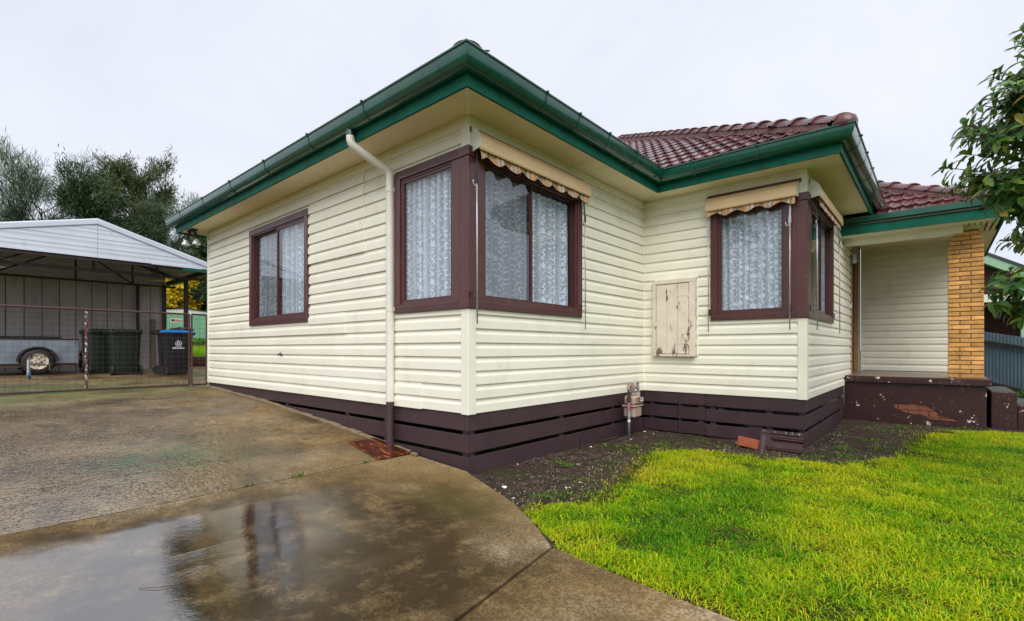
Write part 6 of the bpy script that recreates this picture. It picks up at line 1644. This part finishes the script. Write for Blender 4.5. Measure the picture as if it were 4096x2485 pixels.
def big_shrub():
    rg = random.Random(77); base = camw(4.75, 3.95, -.56)
    sb = thing('berry_shrub', 'tall shrub with glossy green leaves and red berries at the right edge', 'shrub', base)
    trunk = MB(); top = camw(4.7, 3.95, 2.6); TR = [base, camw(4.72, 3.95, .3), camw(4.65, 3.93, 1.2), camw(4.72, 3.97, 1.9), top]
    trunk.tube(TR, [.06, .05, .042, .034, .018], 8); trunk.build('trunk', m_bark, sb, smooth=True)
    ells = [((4.42, 3.90, 2.20), (.78, .75, .60), 98), ((4.60, 3.95, 2.85), (.62, .62, .55), 60), ((3.92, 3.75, 2.36), (.44, .40, .26), 34), ((4.05, 3.75, 1.82), (.38, .40, .27), 30), ((4.40, 3.85, 1.55), (.42, .45, .25), 30), ((4.12, 3.72, 1.00), (.42, .36, .27), 38), ((4.8, 3.9, 1.2), (.5, .5, .5), 16)]
    tw = MB(); rosettes = []
    for (c, r, n) in ells:
        hub = camw(c[0]+.15, c[1]+.05, c[2]-r[2]*.3); tp_ = min(TR, key=lambda q: (q-hub).length)
        tw.tube([tp_, tp_.lerp(hub, .5)+Vector((0, 0, .04)), hub], [.022, .016, .012], 6)
        for k in range(n):
            while True:
                v = Vector((rg.uniform(-1, 1), rg.uniform(-1, 1), rg.uniform(-1, 1)))
                if .35 < v.length < 1: break
            v = v*(.75+.25*rg.random())/max(.6, v.length)
            p = camw(c[0]+v.x*r[0], c[1]+v.y*r[1], c[2]+v.z*r[2])
            mid = hub.lerp(p, .55)+Vector((rg.uniform(-.05, .05), rg.uniform(-.05, .05), rg.uniform(-.05, .05)))
            tw.tube([hub, mid, p], [.007, .005, .003], 4, cap=False); d = ((p-mid).normalized()+Vector((0, 0, .25))).normalized(); rosettes.append((p, d))
            rosettes.append((mid.lerp(p, .5), d))
    tw.build('branches', m_twig, sb, smooth=True, normals=False)
    L = []
    for (p, d) in rosettes:
        m = rg.randint(7, 11); a0 = rg.random()*6.28; side = d.orthogonal().normalized(); oth = d.cross(side)
        for k in range(m):
            a = a0+k*2.39; q = p-d*(k*.009); out = (side*math.cos(a)+oth*math.sin(a)); ld = (out*1.0+d*rg.uniform(.1, .75)+Vector((0, 0, rg.uniform(-.10, .35)))).normalized()
            up = (d+Vector((0, 0, .8))-ld*(d+Vector((0, 0, .8))).dot(ld)).normalized(); y_ = up.cross(ld)
            s_ = rg.uniform(.7, 1.15)
            Mx = Matrix(((ld.x*s_, y_.x*s_, up.x*s_, q.x), (ld.y*s_, y_.y*s_, up.y*s_, q.y), (ld.z*s_, y_.z*s_, up.z*s_, q.z), (0, 0, 0, 1))); L.append((q, Mx, rg.randrange(3)))
    def vis(q):
        dx, dy = q.x-CAM[0], q.y-CAM[1]; dep = -math.sin(YAW)*dx+math.cos(YAW)*dy; lat = math.cos(YAW)*dx+math.sin(YAW)*dy
        return (lat/dep, dep)
    L.sort(key=lambda e: (vis(e[0])[0] > 1.045, vis(e[0])[1]))
    for (q, Mx, k) in L[:300]:
        o = bpy.data.objects.new('leaf', LEAF[k]); COL.objects.link(o); setparent(o, sb); o.matrix_basis = Mx
    rest = MB(); tint = []
    for (q, Mx, k) in L[300:]:
        me = LEAF[k]; n0 = len(rest.v); rest.v += [tuple(Mx @ v.co) for v in me.vertices]; rest.f += [tuple(n0+i for i in p.vertices) for p in me.polygons]; tint += [rg.random()]*len(me.vertices)
    o = rest.build('foliage', m_shrub, sb, smooth=True, normals=False); o['kind'] = 'stuff'
    at = o.data.attributes.new('tint', 'FLOAT', 'POINT'); at.data.foreach_set('value', np.array(tint, np.float32))
    for (p, d) in rg.sample(rosettes, 62):
        mb = MB()
        for k in range(rg.randint(5, 14)):
            q = p+d*.03+Vector((rg.gauss(0, .016), rg.gauss(0, .016), rg.gauss(0, .014))); mb.lathe([(.001, -.0055), (.0048, -.003), (.0055, 0), (.0048, .003), (.001, .0055)], q, n=6)
        mb.build('berry_cluster', m_berry, sb, smooth=True)['kind'] = 'stuff'
    return len(L)
big_shrub()

# small weeds on the soil
def soil_weeds():
    rs = np.random.RandomState(19); C = [(.95, .05), (.85, -.05), (1.1, .32), (.7, 1.25), (.6, 1.9), (.75, 2.45), (.55, 2.2), (1.0, 2.85), (2.35, 3.6), (2.5, 4.4), (2.45, 3.1), (2.2, 2.9), (2.6, 5.4), (2.9, 6.1), (.4, .9), (.3, 2.0), (1.25, 2.8), (2.65, 3.9), (.78, .55), (2.75, 5.9), (3.2, 6.3), (3.5, 6.4)]
    P = []; D = []
    for (x, y) in C:
        n = rs.randint(25, 80); q = np.array([x, y])+rs.randn(n, 2)*.07
        for (a, b) in q: P.append((a, b, zsoil(a, b)+.002+.03*rs.rand()**2)); D.append((rs.randn(), rs.randn(), .5+.5*rs.rand()))
    for (x, y) in ((-.762, -1.15), (-.762, -1.19), (-.762, -1.55), (-.762, -.55)):
        for k in range(9): P.append((x+rs.randn()*.008, y+rs.randn()*.025, zdrive(x)+.004)); D.append((rs.randn(), rs.randn(), .7))
    P = np.array(P); n = len(P)
    tag(leaves('weeds', P, np.array(D), .022+.03*rs.rand(n), .012, .5+rs.randn(n)*.25, leafmat('weed_leaves', [(0, (.03, .09, .01)), (.5, (.08, .20, .02)), (1, (.22, .30, .03))]), None, 6), 'little green weeds scattered over the soil bed', 'weeds', kind='stuff')
    n = 5200; X = rs.uniform(.3, 3.6, n); Y = rs.uniform(-.3, 6.5, n); e_ = edge_dist(X, Y, LAWN); ok = (~np_inpoly(X, Y, LAWN)) & (e_ < .34*rs.rand(n)) & ~((Y > 3.38) & (X < 2.05)) & (Y > .03-.42*X)
    X, Y = X[ok], Y[ok]; Z = np.array([zsoil(a, b) for a, b in zip(X, Y)])
    tag(blades('straggling_grass', X, Y, Z, .015+.03*rs.rand(len(X)), np.full(len(X), .003), np.clip(.55+rs.randn(len(X))*.25, 0, 1), m_grass, 9, 1.2), 'sparse straggling grass at the edge of the soil', 'grass', kind='stuff')
soil_weeds()
for i, (x, y, sx, lab) in enumerate(((.45, -.02, 1.0, 'pale stone chip on the soil nearest the concrete slab'), (.16, 1.78, .55, 'flat pale stone chip beside the stake'), (.12, 3.22, .7, 'pale stone chip at the inner corner'))):
    bm = bmesh.new(); bmesh.ops.create_icosphere(bm, subdivisions=2, radius=1)
    for v in bm.verts: k = 1+.4*mnoise.noise(v.co*1.7+Vector((i*5, 0, 0))); v.co = Vector((v.co.x*.026*k*sx, v.co.y*.018*k*sx, v.co.z*.012*k*sx))
    me = bpy.data.meshes.new('stone_chip'); bm.to_mesh(me); bm.free(); me.materials.append(m_white); o = bpy.data.objects.new('stone_chip', me); COL.objects.link(o); o.location = (x, y, zsoil(x, y)+.008); tag(o, lab, 'stone', 'pale stone chips')

tw_ = MB().tube([(.40, -2.46, zdrive(.4)+.004), (.46, -2.40, zdrive(.46)+.007), (.50, -2.33, zdrive(.5)+.006), (.53, -2.345, zdrive(.53)+.005), (.50, -2.38, zdrive(.5)+.005)], .0014, 5).build('dry_twig', m_bark, smooth=True)
tag(tw_, 'thin dry twig lying in the wet patch of the front slab', 'twig')
